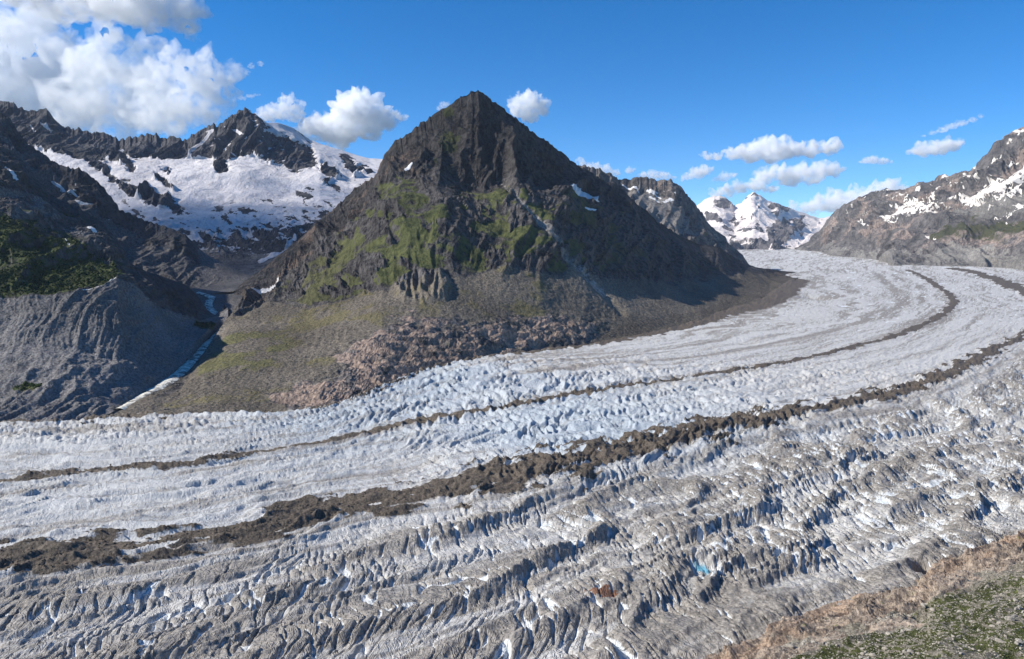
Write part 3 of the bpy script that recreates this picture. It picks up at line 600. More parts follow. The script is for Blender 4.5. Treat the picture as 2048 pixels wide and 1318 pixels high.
def lens(s, p, L, W, seed, thr=0.0, w=0.10, warp=0.35):
    """crevasses: short cracks about L apart along the flow and W long across it"""
    u = s/L+0.5*warp*fbm2(s/(L*2.5), p/W, 2, seed+9); v = p/W+0.15*perlin2(s/L, p/W, seed+5)
    n = perlin2(u, v, seed); pres = sst(thr, thr+0.25, perlin2(u*0.45+7, v*1.3, seed+3))
    return np.exp(-(n/w)**2)*pres
def blob(pts, rx, ry): 
    b = 0
    for (x, y) in pts: b = np.maximum(b, np.exp(-((PXg-x)/rx)**2-((PYg-y)/ry)**2))
    return b
s, p = SS, PSI
wv = fbm2(s/260, p/160, 3, 1001); wv2 = fbm2(s/90, p/60, 3, 1011)
ws, wp = s+wv*60+wv2*12, p+wv*22+wv2*7
near = sst(790, 900, p)                                     # dirty hummocky side beyond the big moraine
mid = sst(0.0, 1.0, (p-330)/120)*(1-near)                   # between the two moraines
lft = sst(900, 500, PXg+(PYg-900)*-0.4)                     # smooth streaky left part
far = sst(700, 600, PYg)
fall = np.exp(-((PXg-1150)/430)**2)*np.exp(-((PYg-850)/95)**2)+np.exp(-((PXg-880)/170)**2)*np.exp(-((PYg-800)/50)**2)
fall = np.clip(fall*1.25, 0, 1); mfall = np.clip(sst(760, 1000, PXg)*sst(690, 770, PYg)*(1-near), 0, 1)
def billow(s, p, L, W, seed): return np.sqrt(np.abs(perlin2(s/L, p/W, seed))+0.012)
def crest(s, p, L, W, seed): return (1-np.sqrt(np.abs(perlin2(s/L, p/W, seed))+0.01))
# slivers of ice standing across the flow, split by clefts; strongest in the icefall
b1 = billow(ws+0.30*p, wp, 30, 150, 1021); b2 = crest(ws+0.25*p, wp, 15, 95, 1031); b3 = crest(ws+.2*p, wp, 8, 45, 1041); b5 = fbm2(ws/34, wp/40, 4, 1043, .55)
serac = b1*9+b2*10+b3*5+b5*3
# long hummock ridges of the near side, running with the flow
rn = ridged2((ws-0.2*p)/340, (wp+0.36*ws)/105, 3, 1051, 0.38); r1 = rn
r2 = ridged2((ws+0.2*p)/190, (wp+.3*ws)/42, 3, 1061, 0.5); r3 = crest(ws+.3*p, wp+.3*ws, 60, 24, 1062)
hum = ((rn-0.6)*13+(r2-0.6)*3.0+(r3-.5)*1.4)*(1-0.30*sst(1050, 1250, PYg))
# streaky waves of the left part
st = ridged2((ws+0.9*p)/150, (wp-0.10*s)/34, 4, 1071, 0.5); st2 = fbm2(ws/60, wp/14, 3, 1081)
st3_ = crest(ws+1.2*p, wp, 22, 90, 1082)
streaks = (st-0.6)*6+st2*1.3+st3_*2.2
tiny = fbm2(XX/9, YG/9, 3, 1091, 0.6)
H = serac*(0.62+0.38*fall)*np.clip(mfall+fall, 0, 1)*(1-near*0.75)*(1-0.55*far)
H = H+hum*near*(1-0.35*lft) + streaks*(0.25+0.75*lft)*(1-near*.4)*(1-.6*far) + near*(b2*2.4+b3*1.2+b5*1.0)*(0.35+.65*sst(.4, -.1, perlin2(s/160, p/90, 1099)))+tiny*(0.5+near*.4)
icep = region(PXg, PYg, [(-200,866),(120,850),(300,836),(640,826),(760,838),(600,852),(400,866),(200,890),(-200,905)], 8)
H += icep*(billow(s, p, 18, 16, 1101)*8+b3*3-2)
# crevasses
wS, wP = ws, wp; ws, wp = s+wv*26+wv2*4, p+wv*10+wv2*3
c_near = lens(ws+0.30*p, wp, 20, 170, 1111, -0.02, 0.06)*(1-.35*lft); c_near2 = lens(ws+0.2*p, wp, 10, 75, 1121, -0.05, 0.09)
c_far = lens(ws+0.1*p, wp, 30, 75, 1131, -0.1, 0.07)
ex = sst(1150, 1700, PXg)*near                            # very open on the lower right
c_ex = np.maximum(lens(ws+0.45*p, wp, 17, 95, 1141, -0.3, 0.11), .8*lens(ws+0.4*p, wp, 9, 50, 1142, -0.25, 0.13))
CRV = np.clip(np.maximum(np.maximum(c_near*near, c_near2*near*.7), np.maximum(c_ex*ex, c_far*(1-near)*(0.3+.6*far)*(1-lft))), 0, 1)
ws, wp = wS, wP
CRV *= 1-0.8*region(PXg, PYg, [(1180,1318),(1480,1160),(1850,1090),(1900,1140),(1500,1330)], 30)*(1-sst(.5, .9, c_near))
H -= CRV*(6.5*near+3.5*(1-near))
# valley left of the icefall, bulge above it
H += 16*np.exp(-((PXg-1000)/260)**2)*np.exp(-((PYg-760)/45)**2)
# moraines
def band(poly, w0, jit, seed, wvar=None):
    q = [tuple(a) for a in ipts(poly)]; d, t = polyseg(GXY[..., 0], GXY[..., 1], q)
    n = fbm2(s/70, p/28, 4, seed, 0.6); w = w0*(1+0.9*fbm2(s/240, p*0+3, 2, seed+5)) if wvar is None else w0*wvar(t)*(1+0.6*fbm2(s/200, p*0+3, 2, seed+5))
    return d+n*jit*np.minimum(w, 60)*0.9, w
d2, w2 = band(M2, 36, 1.35, 1201, lambda t: np.interp(t, [0,.3,.45,.6,.7,.9,1], [.95,.9,1.15,1.15,.8,.6,.5])); MOR2 = 1-sst(0.5, 1.5, d2/np.maximum(w2, 8))
d1, w1 = band(M1, 10.5, 0.9, 1211, lambda t: np.interp(t, [0, .3, .45, .6, .75, 1], [1.2, 1.1, .8, 1.2, 1.8, 2.4])); MOR1 = 1-sst(0.4, 1.6, d1/np.maximum(w1, 3))
d3, w3 = band(M3, 60, 0.6, 1221, lambda t: 1+0*t); MOR3 = 1-sst(0.7, 1.3, d3/w3)
ed = sst(1590, 1400, PXg)*0
# debris apron along the far shore
eq = [tuple(a) for a in ipts(EG)]; de, te = polyseg(GXY[..., 0], GXY[..., 1], eq)
ap_w = np.interp(PXg, [-200, 240, 760, 900, 1100, 1300, 1450, 1560, 1700], [14, 16, 4, 4, 18, 34, 60, 130, 60])
APR = 1-sst(0.6, 1.3, (de+fbm2(s/60, p/20, 4, 1231)*30)/ap_w)
MOR = np.clip(np.maximum(np.maximum(MOR2, MOR1), np.maximum(MOR3, APR)), 0, 1)
mr = ridged2(ws/60, wp/30, 5, 1241, 0.6); mr2 = ridged2((ws+.4*p)/26, wp/60, 4, 1242, .55)
H += MOR2*(3+(mr-.5)*2.6+(mr2-.6)*2.4*sst(700, 1200, PXg))*np.clip(1.2-far, 0, 1)+MOR1*(1.5+(mr-.5)*2.2)+MOR3*4+APR*(1+(mr-.5)*4)
c_fine = lens(s+wv*22+.35*p, p, 11, 120, 1151, -0.3, 0.045)*near*(1-MOR*.8); H -= c_fine*3.0; CRV = np.maximum(CRV, c_fine*.8)
# melt hollow with the pool, dark hole of the far basin, cleft by the rock edge
def hole(x, y, rx, ry, dep):
    q = onice(x, y); return dep*np.exp(-((XX-q[0])/rx)**2-((YG-q[1])/ry)**2)
H -= hole(1408, 1128, 14, 16, 9)+hole(1857, 1140, 9, 16, 34)+hole(1627, 594, 60, 90, 22)+hole(1470, 684, 90, 60, 10)*0.5
ZG = zg(YG)+H-np.clip(-p-6, 0, 110)*0.6*sst(548, 575, PYg)
# beyond the near rock edge the ice dips under the rock
dn, _ = polyseg(GXY[..., 0], GXY[..., 1], [tuple(a) for a in ipts([(x, y) for x, y in NE])])
# colour drivers
clean = sst(.15, .6, CRV)*(1-MOR*.9)*.8
fol = fbm2((ws)/420, (wp)/4.5, 3, 1301, 0.7); fol2 = fbm2(ws/900, wp/26, 3, 1311, .6); fol3 = fbm2(s/50, p/9, 3, 1321, .6)
gh = np.gradient(ZG, axis=0)/(np.abs(np.gradient(YG, axis=0))+.1)
dirt = 0.25+0.42*fol2+0.34*fol*(1-.4*near)+0.12*fol3
dirt += near*(0.20+0.62*(r1-.5)+.15*(r2-.6))*(1-sst(0.0, .8, c_ex*ex)*.3)
dirt += 0.25*np.exp(-(d2/70)**2)*sst(760, 790, p)
tb, _ = polyseg(GXY[..., 0], GXY[..., 1], [tuple(a) for a in ipts(TB)])
dirt += 0.6*np.exp(-((tb+fol*12)/(14+22*far))**2)*sst(900, 1150, PXg)+0.22*far*(fol2+fol)
dirt += 0.25*np.exp(-(d1/45)**2)*(1-.5*lft)
dirt += 0.40*region(PXg, PYg, [(1280,705),(1400,655),(1560,600),(1600,570),(1640,560),(1590,610),(1450,665),(1200,730),(1000,760),(1000,730)], 18)*(.4+fol2+.5)
dirt += 0.30*near*sst(1000, 1250, PYg)
dirt += 0.35*region(PXg, PYg, [(1435,598),(1850,590),(1850,612),(1835,606)], 6)*0
for pl in ([(1838,585),(1852,600),(1846,606),(1830,596)], [(1785,548),(1800,560),(1790,562)]): dirt += 0.5*region(PXg+fol3*8, PYg, pl, 5)
for pl, w_ in (([(1560,560),(1620,545),(1632,556),(1600,575),(1540,600)], 5), ([(1640,512),(1760,520),(1850,530)], 2), ([(1900,640),(1830,655),(1700,690)], 3), ([(1700,520),(1880,540),(1905,560)], 1.2)): dirt += 0.30*streak(PXg, PYg, pl, w_, 3)
pool_c = ((PXg-1406+fol3*6)/15)**2+((PYg-1130-(PXg-1406)*.45)/5.5)**2
bowl = region(PXg+fol3*10, PYg+fol3*6, [(1385,1105),(1425,1100),(1442,1118),(1432,1140),(1395,1142),(1378,1125)], 8)
dirt -= 0.6*bowl; dirt -= 0.30*mfall*fall
bluei = np.clip(fall*0.7+0.55*blob([(780,770),(650,850),(1150,880)], 170, 60)+0.25*lft*(1-near), 0, 1)
pools = np.maximum(CRV*near*sst(.6, .98, CRV)*0.35, hole(1408, 1128, 3, 3, 0)); pools = np.maximum(pools, 1.6*np.exp(-pool_c*.7))
rusty = 0.9*region(PXg+fol3*14, PYg+fol3*6, [(1166,1190),(1200,1188),(1245,1190),(1215,1200),(1190,1200),(1175,1200)], 5)
MOR = np.clip(MOR, 0, 1)
b = NB('glacier_ice'); pos = b.n('NewGeometry').outputs['Position']
fl = b.n('Attribute', attribute_name='flow').outputs['Vector']
fz = b.n('SeparateXYZ'); b.t.links.new(fl, fz.inputs[0]); fs, fp, fzone = fz.outputs
def fvec(k, ls, lp):
    cx = b.n('CombineXYZ'); b.put(cx.inputs[0], b.math('DIVIDE', b.math('ADD', fs, b.math('MULTIPLY', fp, k)), ls)); b.put(cx.inputs[1], b.math('DIVIDE', fp, lp)); return cx.outputs[0]
fol_n = b.noise(fvec(0.1, 55.0, 1.6), 1.0, 4, 0.7); crk_n = b.noise(fvec(0.35, 5.0, 34.0), 1.0, 3, 0.6); crk2 = b.noise(fvec(-0.25, 13.0, 70.0), 1.0, 4, 0.6)
crk = b.mapr(b.math('ABSOLUTE', b.math('SUBTRACT', crk_n, .5)), 0.0, 0.045, 1.0, 0.0)
crkb = b.mapr(b.math('ABSOLUTE', b.math('SUBTRACT', crk2, .5)), 0.0, 0.03, 1.0, 0.0)
crk = b.math('MULTIPLY', b.math('MAXIMUM', crk, crkb), fzone)
at = b.n('Attribute', attribute_name='m1'); sp = b.n('SeparateColor'); b.t.links.new(at.outputs['Color'], sp.inputs[0]); dirt_o, clean_o, mor_o = sp.outputs
at2 = b.n('Attribute', attribute_name='m2'); sp2 = b.n('SeparateColor'); b.t.links.new(at2.outputs['Color'], sp2.inputs[0]); blue_o, pool_o, rust_o = sp2.outputs
n1 = b.noise(pos, 0.35, 5, 0.65); n2 = b.noise(pos, 0.07, 5, 0.6); n3 = b.noise(pos, 1.6, 3, 0.6)
brk = b.math('ADD', b.math('MULTIPLY', b.math('SUBTRACT', n1, .5), .6), b.math('MULTIPLY', b.math('SUBTRACT', n2, .5), .5))
brf = b.math('ADD', brk, b.math('MULTIPLY', b.math('SUBTRACT', fol_n, .5), 1.1))
white = b.mix(blue_o, (0.56, 0.545, 0.515), (0.43, 0.475, 0.51))
grey = b.mix(b.mapr(n1, .35, .65), (0.205, 0.186, 0.163), (0.385, 0.350, 0.308))
col = b.mix(b.mapr(b.math('ADD', dirt_o, b.math('MULTIPLY', brf, .72)), 0.06, 0.80), white, grey)
col = b.mix(b.mapr(b.math('ADD', clean_o, brk), .3, .7), col, (0.70, 0.72, 0.72))
col = b.mix(b.mapr(pool_o, 0.1, 1.2), col, (0.10, 0.36, 0.50))
debris = b.mix(b.mapr(b.math('ADD', b.math('MULTIPLY', n1, .6), b.math('MULTIPLY', n3, .4)), .38, .62), (0.042, 0.032, 0.023), (0.165, 0.132, 0.098))
col = b.mix(b.mapr(b.math('ADD', mor_o, brk), .38, .62), col, debris)
col = b.mix(b.mapr(b.math('ADD', rust_o, brk), .4, .6), col, (0.20, 0.10, 0.06))
h = b.math('SUBTRACT', b.math('ADD', b.math('MULTIPLY', n1, .9), b.math('ADD', b.math('MULTIPLY', n2, 2.0), b.math('MULTIPLY', fol_n, .3))), b.math('MULTIPLY', crk, .9))
ice_mat = b.out(col, 0.75, b.bump(h, 2.2, 0.8), 0.3)
GZ = np.stack([XX, YG, ZG], -1)
m1g = st3(dirt, clean, MOR); m2g = st3(bluei, pools, rusty)
def quadmask(A): return 0.25*(A[:-1, :-1]+A[1:, :-1]+A[1:, 1:]+A[:-1, 1:])
isM = quadmask(MOR2) > .5; isM1 = (quadmask(MOR1) > .5) & ~isM; isM3 = (quadmask(MOR3) > .5) & ~isM & ~isM1; isA = (quadmask(APR) > .5) & ~isM & ~isM1 & ~isM3
FLOW = np.stack([s+wv*20, p+wv*6, np.clip(0.35+0.65*near+0.3*far, 0, 1)*(1-MOR)], -1)
fl3 = FLOW.reshape(-1, 3)
rest = ~(isM | isM1 | isM3 | isA)
flat = GZ.reshape(-1, 3); a1 = m1g.reshape(-1, 3); a2 = m2g.reshape(-1, 3)
for nm, msk in (('glacier', rest), ('medial_moraine', isM), ('medial_moraine', isM1), ('medial_moraine', isM3), ('lateral_moraine', isA)):
    F = grid_faces(NR, NC, msk)
    if len(F) == 0: continue
    idx, inv = np.unique(F.ravel(), return_inverse=True)
    link_mesh(nm, flat[idx], inv.reshape(-1, 4), ice_mat, attrs={'m1': a1[idx], 'm2': a2[idx], 'flow': fl3[idx]})

# ================================================================== FOREGROUND HILLSIDE
NEAR = [(-900,2100),(-300,1950),(500,1760),(1024,1500),(1250,1388),(1402,1320),(1455,1299),(1500,1276),(1526,1260),(1580,1238),(1627,1223),(1680,1205),(1728,1192),(1770,1184),(1805,1172),(1840,1162),(1856,1150),(1862,1132),(1886,1112),(1925,1102),(1962,1094),(2012,1076),(2048,1064),(2300,960),(2700,820)]
h0 = [(x, y, icey(x, y)) for x, y in NEAR]
h1 = [(x, y+ (60 if x > 1000 else 200), max(icey(x, y)*0.80-10, 90)) for x, y in NEAR]
h2 = [(x, y+190, max(icey(x, y)*0.56-20, 60)) for x, y in NEAR]
h3 = [(x, max(y+400, 1560), max(icey(x, y)*0.35-20, 40)) for x, y in NEAR]
h4 = [(x, 2100 if x > -400 else 2300, 8.0) for x, y in NEAR]
xs = np.concatenate([np.linspace(-900, 1300, 60, endpoint=False), np.linspace(1300, 2150, 480, endpoint=False), np.linspace(2150, 2700, 40)])
P = loft([h0, h1, h2, h3, h4], xs, [75, 100, 60, 20], 3)
f0 = P[0].copy(); f0[:, 2] -= 40; f0[:, 1] += 10
P = np.concatenate([f0[None], P], 0)
PX, PY = project(P)
edge_y = np.interp(PX, [q[0] for q in NEAR], [q[1] for q in NEAR])
def disp_h(P, N, PX, PY):
    e = PY-edge_y
    w = fbm3(P, 1/60, 3, 1411); W = P+np.stack([w*14, w*14, w*4], -1)
    # slabs dipping along the slope: terraces running parallel to the edge
    dirx = W[..., 0]*0.80+W[..., 1]*0.60; dr2 = -W[..., 0]*0.60+W[..., 1]*0.80
    slab = ridged3(np.stack([dirx*0.22, dr2, W[..., 2]*1.2], -1), 1/30, 5, 1421, 0.55)
    rk = 1-sst(40, 120, e+w*50)
    fine = fbm3(P, 1/8, 4, 1431, .6)
    slab2 = ridged3(np.stack([dirx*0.18, dr2, W[..., 2]*1.4], -1), 1/13, 4, 1422, 0.55)
    d = (slab2-.7)*(.5+2.6*rk)+(slab-.7)*(2+3*rk)+fine*(0.5+1.1*rk)+fbm3(P, 1/45, 3, 1441)*4
    return N*(d*sst(-12, 12, e)+0*d)[..., None]
def masks_h(Q, N, PX, PY):
    e = PY-edge_y; n1 = fbm3(Q, 1/40, 4, 1451); n2 = fbm3(Q, 1/12, 3, 1461)
    rk = 1-sst(45, 85, e+n1*60+(PX-1700)*0.03)
    rk = np.maximum(rk, region(PX, PY, [(1980,1130),(2060,1085),(2060,1115),(2000,1150)], 10))
    n4 = fbm3(Q, 1/4.5, 3, 1471, .6); veg = (1-rk)*(0.53+0.28*n1+0.3*n2+.55*n4)*sst(40, 95, e)
    veg = np.maximum(veg, rk*0.25*(1+n2))
    scr = (1-rk)*0.9
    return st3(veg, 0*n1, scr), st3(rk*(0.45+.6*n1), 0.60+.16*rk+n2*.25, 0.25+0*n1)
mat_h = terrain_mat('hillside_ground', (0.12,0.092,0.070), (0.34,0.275,0.21), (0.024,0.034,0.011), (0.078,0.090,0.026), (0.11,0.095,0.07), (0.28,0.25,0.195), rust=(0.235,0.17,0.12), px=0.65, bstr=.6)
mountain('foreground_hillside', P, PX, PY, mat_h, disp_h, masks_h, keep=1.0, jag=0.0)

# ---- glacial stream down the side valley
rv = U(*np.array(RIVER).T); t0 = np.linspace(0, 1, len(rv)); tt = np.linspace(0, 1, 260)
rc = np.stack([np.interp(tt, t0, rv[:, k]) for k in range(3)], 1)
tan = np.gradient(rc[:, :2], axis=0); tan /= np.linalg.norm(tan, axis=1, keepdims=True); nrm = np.stack([-tan[:, 1], tan[:, 0]], 1)
wd = 1.05*(9+7*(fbm2(tt*30, tt*0, 3, 77)+0.3)+6*np.sin(tt*np.pi)); rows = []
for k in np.linspace(-1, 1, 9):
    q = rc.copy(); q[:, :2] += nrm*(wd*k)[:, None]; q[:, 2] += -0.4+0.5*perlin2(tt*120, tt*0+k*3, 5)-4.0*k*k; rows.append(q)
ext = U(*np.array([(640,520,4000),(560,540,3500),(470,566,3000)]+RIVER).T); te_ = np.linspace(0, 1, 140); t_e = np.linspace(0, 1, len(ext))
fc = np.stack([np.interp(te_, t_e, ext[:, k]) for k in range(3)], 1); tn = np.gradient(fc[:, :2], axis=0)
for _ in range(6): tn[1:-1] = .25*tn[:-2]+.5*tn[1:-1]+.25*tn[2:]
tn /= np.linalg.norm(tn, axis=1, keepdims=True); nr_ = np.stack([-tn[:, 1], tn[:, 0]], 1); rws = []
for k in np.linspace(-1, 1, 15):
    q = fc.copy(); q[:, :2] += nr_*(110*k*np.interp(te_, [0,.1,.8,1], [.3,1,1,.2]))[:, None]; q[:, 2] += -7+abs(k)*9-30*sst(.2, 0, te_)-40*sst(.70, .95, te_); rws.append(q)
VF = np.array(rws); VF[..., 2] += fbm3(VF, 1/40, 3, 3001)*3
one = np.ones(VF.shape[:2]); link_mesh('valley_floor', VF, grid_faces(15, 140), mat_c, attrs={'m1': st3(0.1*one, 0*one, one), 'm2': st3(.1*one, .5*one, .3*one)})
b = NB('stream_water'); pos = b.n('NewGeometry').outputs['Position']
nn = b.noise(pos, .12, 4, .6)
n_b = b.noise(pos, .05, 5, .7)
mat_r = b.out(b.mix(b.mapr(n_b, .50, .56), b.mix(b.mapr(nn, .42, .6), (0.80, 0.77, 0.66), (0.45, 0.43, 0.36)), (0.16, 0.145, 0.125)), 0.75, b.bump(nn, 2.0, .6), .15)
link_mesh('stream', np.array(rows), grid_faces(9, 260), mat_r)
# ================================================================== AIR
bm = bmesh.new(); bmesh.ops.create_cube(bm, size=1.0); me = bpy.data.meshes.new('haze'); bm.to_mesh(me); bm.free()
hz = bpy.data.objects.new('haze', me); COL.objects.link(hz); hz['kind'] = 'stuff'
hz.scale = (30000, 25000, 3100); hz.location = (1500, 9300, 980)
b = NB('haze_air'); v = b.n('VolumePrincipled'); v.inputs['Density'].default_value = 0.8e-5; v.inputs['Color'].default_value = (0.72, 0.82, 1.0, 1)
o_ = b.n('OutputMaterial'); b.t.links.new(v.outputs[0], o_.inputs['Volume']); me.materials.append(b.m)
# ================================================================== CLOUDS
def cloud_mat(name, dens, soft):
    b = NB(name)
    v = b.n('VolumeScatter'); v.inputs['Color'].default_value = (1.0, 1.0, 1.0, 1); v.inputs['Density'].default_value = dens; v.inputs['Anisotropy'].default_value = 0.0
    if soft:
        tc = b.n('TexCoord').outputs['Object']
        nn = b.noise(tc, soft, 5, 0.62)
        b.put(v.inputs['Density'], b.math('MULTIPLY', b.mapr(nn, 0.36, 0.62, 0.0, 1.0), dens*2.6))
    o = b.n('OutputMaterial'); b.t.links.new(v.outputs[0], o.inputs['Volume'])
    b.m.cycles.volume_sampling = 'MULTIPLE_IMPORTANCE'
    return b.m
dg = bpy.context.evaluated_depsgraph_get
def cloud(Y, blobs, label, dens=0.012, vox=10.0, amp=1.0, seed=0, squash=0.8, soft=1.6, rough=0.55, jit=0.5, dep=1.0, group='clouds in the blue sky'):
    """blobs: (px, py, radius in px); vox in px"""
    if Y > 6000: dens = dens*Y/(Y*2.0+9500); Y = Y*2.0+9500
    m = Y/FPX; bm = bmesh.new(); rr = random.Random(seed)
    c0 = Vector(U(np.mean([q[0] for q in blobs]), np.mean([q[1] for q in blobs]), Y))
    for q in blobs:
        r = q[2]*m; c = Vector(U(q[0], q[1], Y+rr.uniform(-jit, jit)*r*1.2))-c0
        M = Matrix.Translation(c) @ Matrix.Diagonal((r, r*dep, r*squash, 1))
        bmesh.ops.create_icosphere(bm, subdivisions=3, radius=1, matrix=M)
    me = bpy.data.meshes.new('tmp'); bm.to_mesh(me); bm.free()
    o = bpy.data.objects.new('tmp', me); COL.objects.link(o)
    md = o.modifiers.new('r', 'REMESH'); md.mode = 'VOXEL'; md.voxel_size = vox*m
    ev = o.evaluated_get(dg()); em = ev.to_mesh()
    n = len(em.vertices); V = np.empty(n*3, np.float32); em.vertices.foreach_get('co', V); V = V.reshape(-1, 3)
    N = np.empty(n*3, np.float32); em.vertices.foreach_get('normal', N); N = N.reshape(-1, 3)
    npoly = len(em.polygons); ls = np.empty(npoly, np.int32); lt = np.empty(npoly, np.int32)
    em.polygons.foreach_get('loop_start', ls); em.polygons.foreach_get('loop_total', lt)
    lv = np.empty(len(em.loops), np.int32); em.loops.foreach_get('vertex_index', lv)
    F = lv.reshape(-1, 4) if (lt == 4).all() else None
    R = float(np.mean([q[2] for q in blobs]))*m
    W = V.astype(float)+np.array([seed*7919.0, seed*331.0, 0])
    d = 0; a = 1; f = 1/(R*0.9); tot = 0
    for k in range(6):
        if 1/f < vox*m*1.5: break
        d = d+a*(np.abs(perlin3(W[:, 0]*f, W[:, 1]*f, W[:, 2]*f, 2000+k+seed))*2.6-0.6); tot += a; a *= rough; f *= 2.07
    V2 = V+N*(d*R*0.42*amp*(0.45+0.55*sst(-0.9, 0.1, N[:, 2])))[:, None]
    ev.to_mesh_clear(); bpy.data.objects.remove(o)
    ob = link_mesh('cloud', V2, F, cloud_mat('cloud_vapour', dens, soft/R), kind=None)
    ob.location = c0; ob['label'] = label; ob['category'] = 'cloud'; ob['group'] = group
    return ob
#==LIST==
cloud(13000, [(-50,150,90),(20,110,95),(60,190,90),(130,150,80),(20,200,90),(100,200,80),(60,240,60),(100,90,60),(30,50,60),(-40,240,80),(150,230,60)], 'big grey-bellied cloud at the left edge over the skyline', dens=0.0022, dep=.7, vox=5, seed=1, squash=0.8, amp=.9)
cloud(9600, [(170,120,50),(230,190,80),(180,180,70),(150,225,60),(262,110,48),(230,240,50),(280,205,70),(200,90,40),(290,150,50),(210,150,60)], 'middle cloud heap of the big bank, behind the ragged back ridge', dens=0.0024, dep=.6, vox=4.6, seed=22, squash=0.8, amp=.95)
cloud(6300, [(315,165,58),(330,220,55),(395,150,50),(385,205,55),(432,158,44),(448,190,30),(420,220,38),(350,245,36),(462,150,20),(300,230,45),(360,120,34),(410,120,26)], 'bright rounded cloud at the right end of the big bank, left of the pointed summit', dens=0.0042, dep=.6, vox=4, seed=23, squash=0.85, amp=1.0)
cloud(8500, [(120,10,60),(200,0,70),(280,10,70),(350,20,50),(370,50,30),(300,50,32),(385,10,26),(60,-20,70),(240,-60,90),(390,75,14)], 'broken white cloud along the top edge above the big bank', dens=0.003, vox=5, seed=2, squash=0.55, soft=2.0)
cloud(12500, [(708,222,44),(745,232,40),(690,250,40),(722,205,34),(770,238,26),(800,232,16),(655,258,30),(640,245,22),(612,262,24),(735,262,24),(680,280,26)], 'tall white cumulus left of the rock pyramid', dens=0.006, vox=3.4, seed=3)
cloud(12500, [(575,205,18),(560,222,22),(535,228,20),(590,230,20),(515,232,12),(602,210,10)], 'small white cloud just right of the pointed back summit', dens=0.004, vox=2.6, seed=4)
cloud(12500, [(1058,205,28),(1080,215,20),(1040,215,24),(1060,228,22),(1092,225,10),(1036,190,9)], 'small puffy cloud right of the pyramid summit', dens=0.005, vox=2.6, seed=5)
cloud(14000, [(1545,292,32),(1510,302,28),(1580,300,28),(1470,306,22),(1430,312,16),(1620,300,22),(1650,295,20),(1665,300,16),(1545,312,24),(1405,310,9),(1500,318,16)], 'long flat-based cloud over the far snow peaks', dens=0.005, vox=3, seed=6, squash=0.6)
cloud(15500, [(1640,340,26),(1665,340,20),(1600,345,28),(1560,345,24),(1530,352,22),(1580,360,22),(1480,375,20),(1450,382,18),(1510,370,20),(1430,390,12),(1625,358,18),(1540,378,14)], 'stretched cloud just above the far snow peaks, under the long one', dens=0.004, vox=3, seed=7, squash=0.6)
cloud(15000, [(1395,345,18),(1412,340,14),(1378,352,12),(1365,358,6)], 'small cloud left of the far peaks, leftmost of the low row', dens=0.004, vox=2.2, seed=8, squash=.7)
cloud(15200, [(1448,354,14),(1465,350,9),(1432,358,8)], 'faint small cloud above the twin snow peaks', dens=0.003, vox=2.2, seed=9, squash=.7)
cloud(15200, [(1745,320,15),(1765,322,12),(1728,323,8),(1776,324,6)], 'tiny cloud alone between the long cloud and the right range', dens=0.004, vox=2, seed=10, squash=.55)
cloud(13500, [(1875,295,26),(1895,292,22),(1850,300,20),(1835,304,13),(1910,290,14)], 'oval white cloud above the right mountain range', dens=0.005, vox=2.6, seed=11, squash=.6)
cloud(13500, [(1865,266,8),(1885,260,11),(1905,252,12),(1925,246,11),(1945,239,10),(1962,232,7),(1848,272,5)], 'thin slanting cloud streak above the oval cloud', dens=0.003, vox=2, seed=12, squash=.55, jit=.3)
cloud(17500, [(1780,378,28),(1750,385,26),(1720,392,26),(1690,400,30),(1660,408,26),(1630,412,24),(1600,418,20),(1700,425,30),(1800,388,22)], 'low cloud bank rising behind the right mountain range', dens=0.003, vox=3.4, seed=13, squash=.7)
cloud(17500, [(1310,350,16),(1330,352,12),(1290,350,12),(1345,356,8)], 'low cloud peeping over the ridge behind the pyramid', dens=0.003, vox=2.6, seed=14, squash=.6)
cloud(17500, [(1165,326,12),(1185,334,16),(1210,340,16),(1232,346,12),(1262,340,9)], 'low cloud touching the right shoulder of the pyramid', dens=0.003, vox=2.6, seed=15, squash=.6)
cloud(10500, [(468,200,6),(484,196,8),(500,192,8),(514,190,6)], 'thin wisp between the big bank and the tall cumulus', dens=0.003, vox=1.6, seed=16, squash=.5, jit=.3)
cloud(10500, [(502,132,7),(521,127,7),(494,145,6)], 'two tiny puffs beside the big bank', dens=0.003, vox=1.6, seed=17)
cloud(12500, [(887,210,9),(878,217,6),(896,208,5)], 'little white puff behind the upper left edge of the pyramid', dens=0.004, vox=1.6, seed=18)
cloud(4200, [(-1290,-900,400),(-1000,-850,330),(-1500,-1000,380),(-1250,-1250,330),(-1300,-720,300)], 'cloud outside the frame, added to shade the left slopes', dens=0.0008, vox=40, seed=30, squash=0.35)  # unseen cloud, added so that its shadow falls on the left slopes

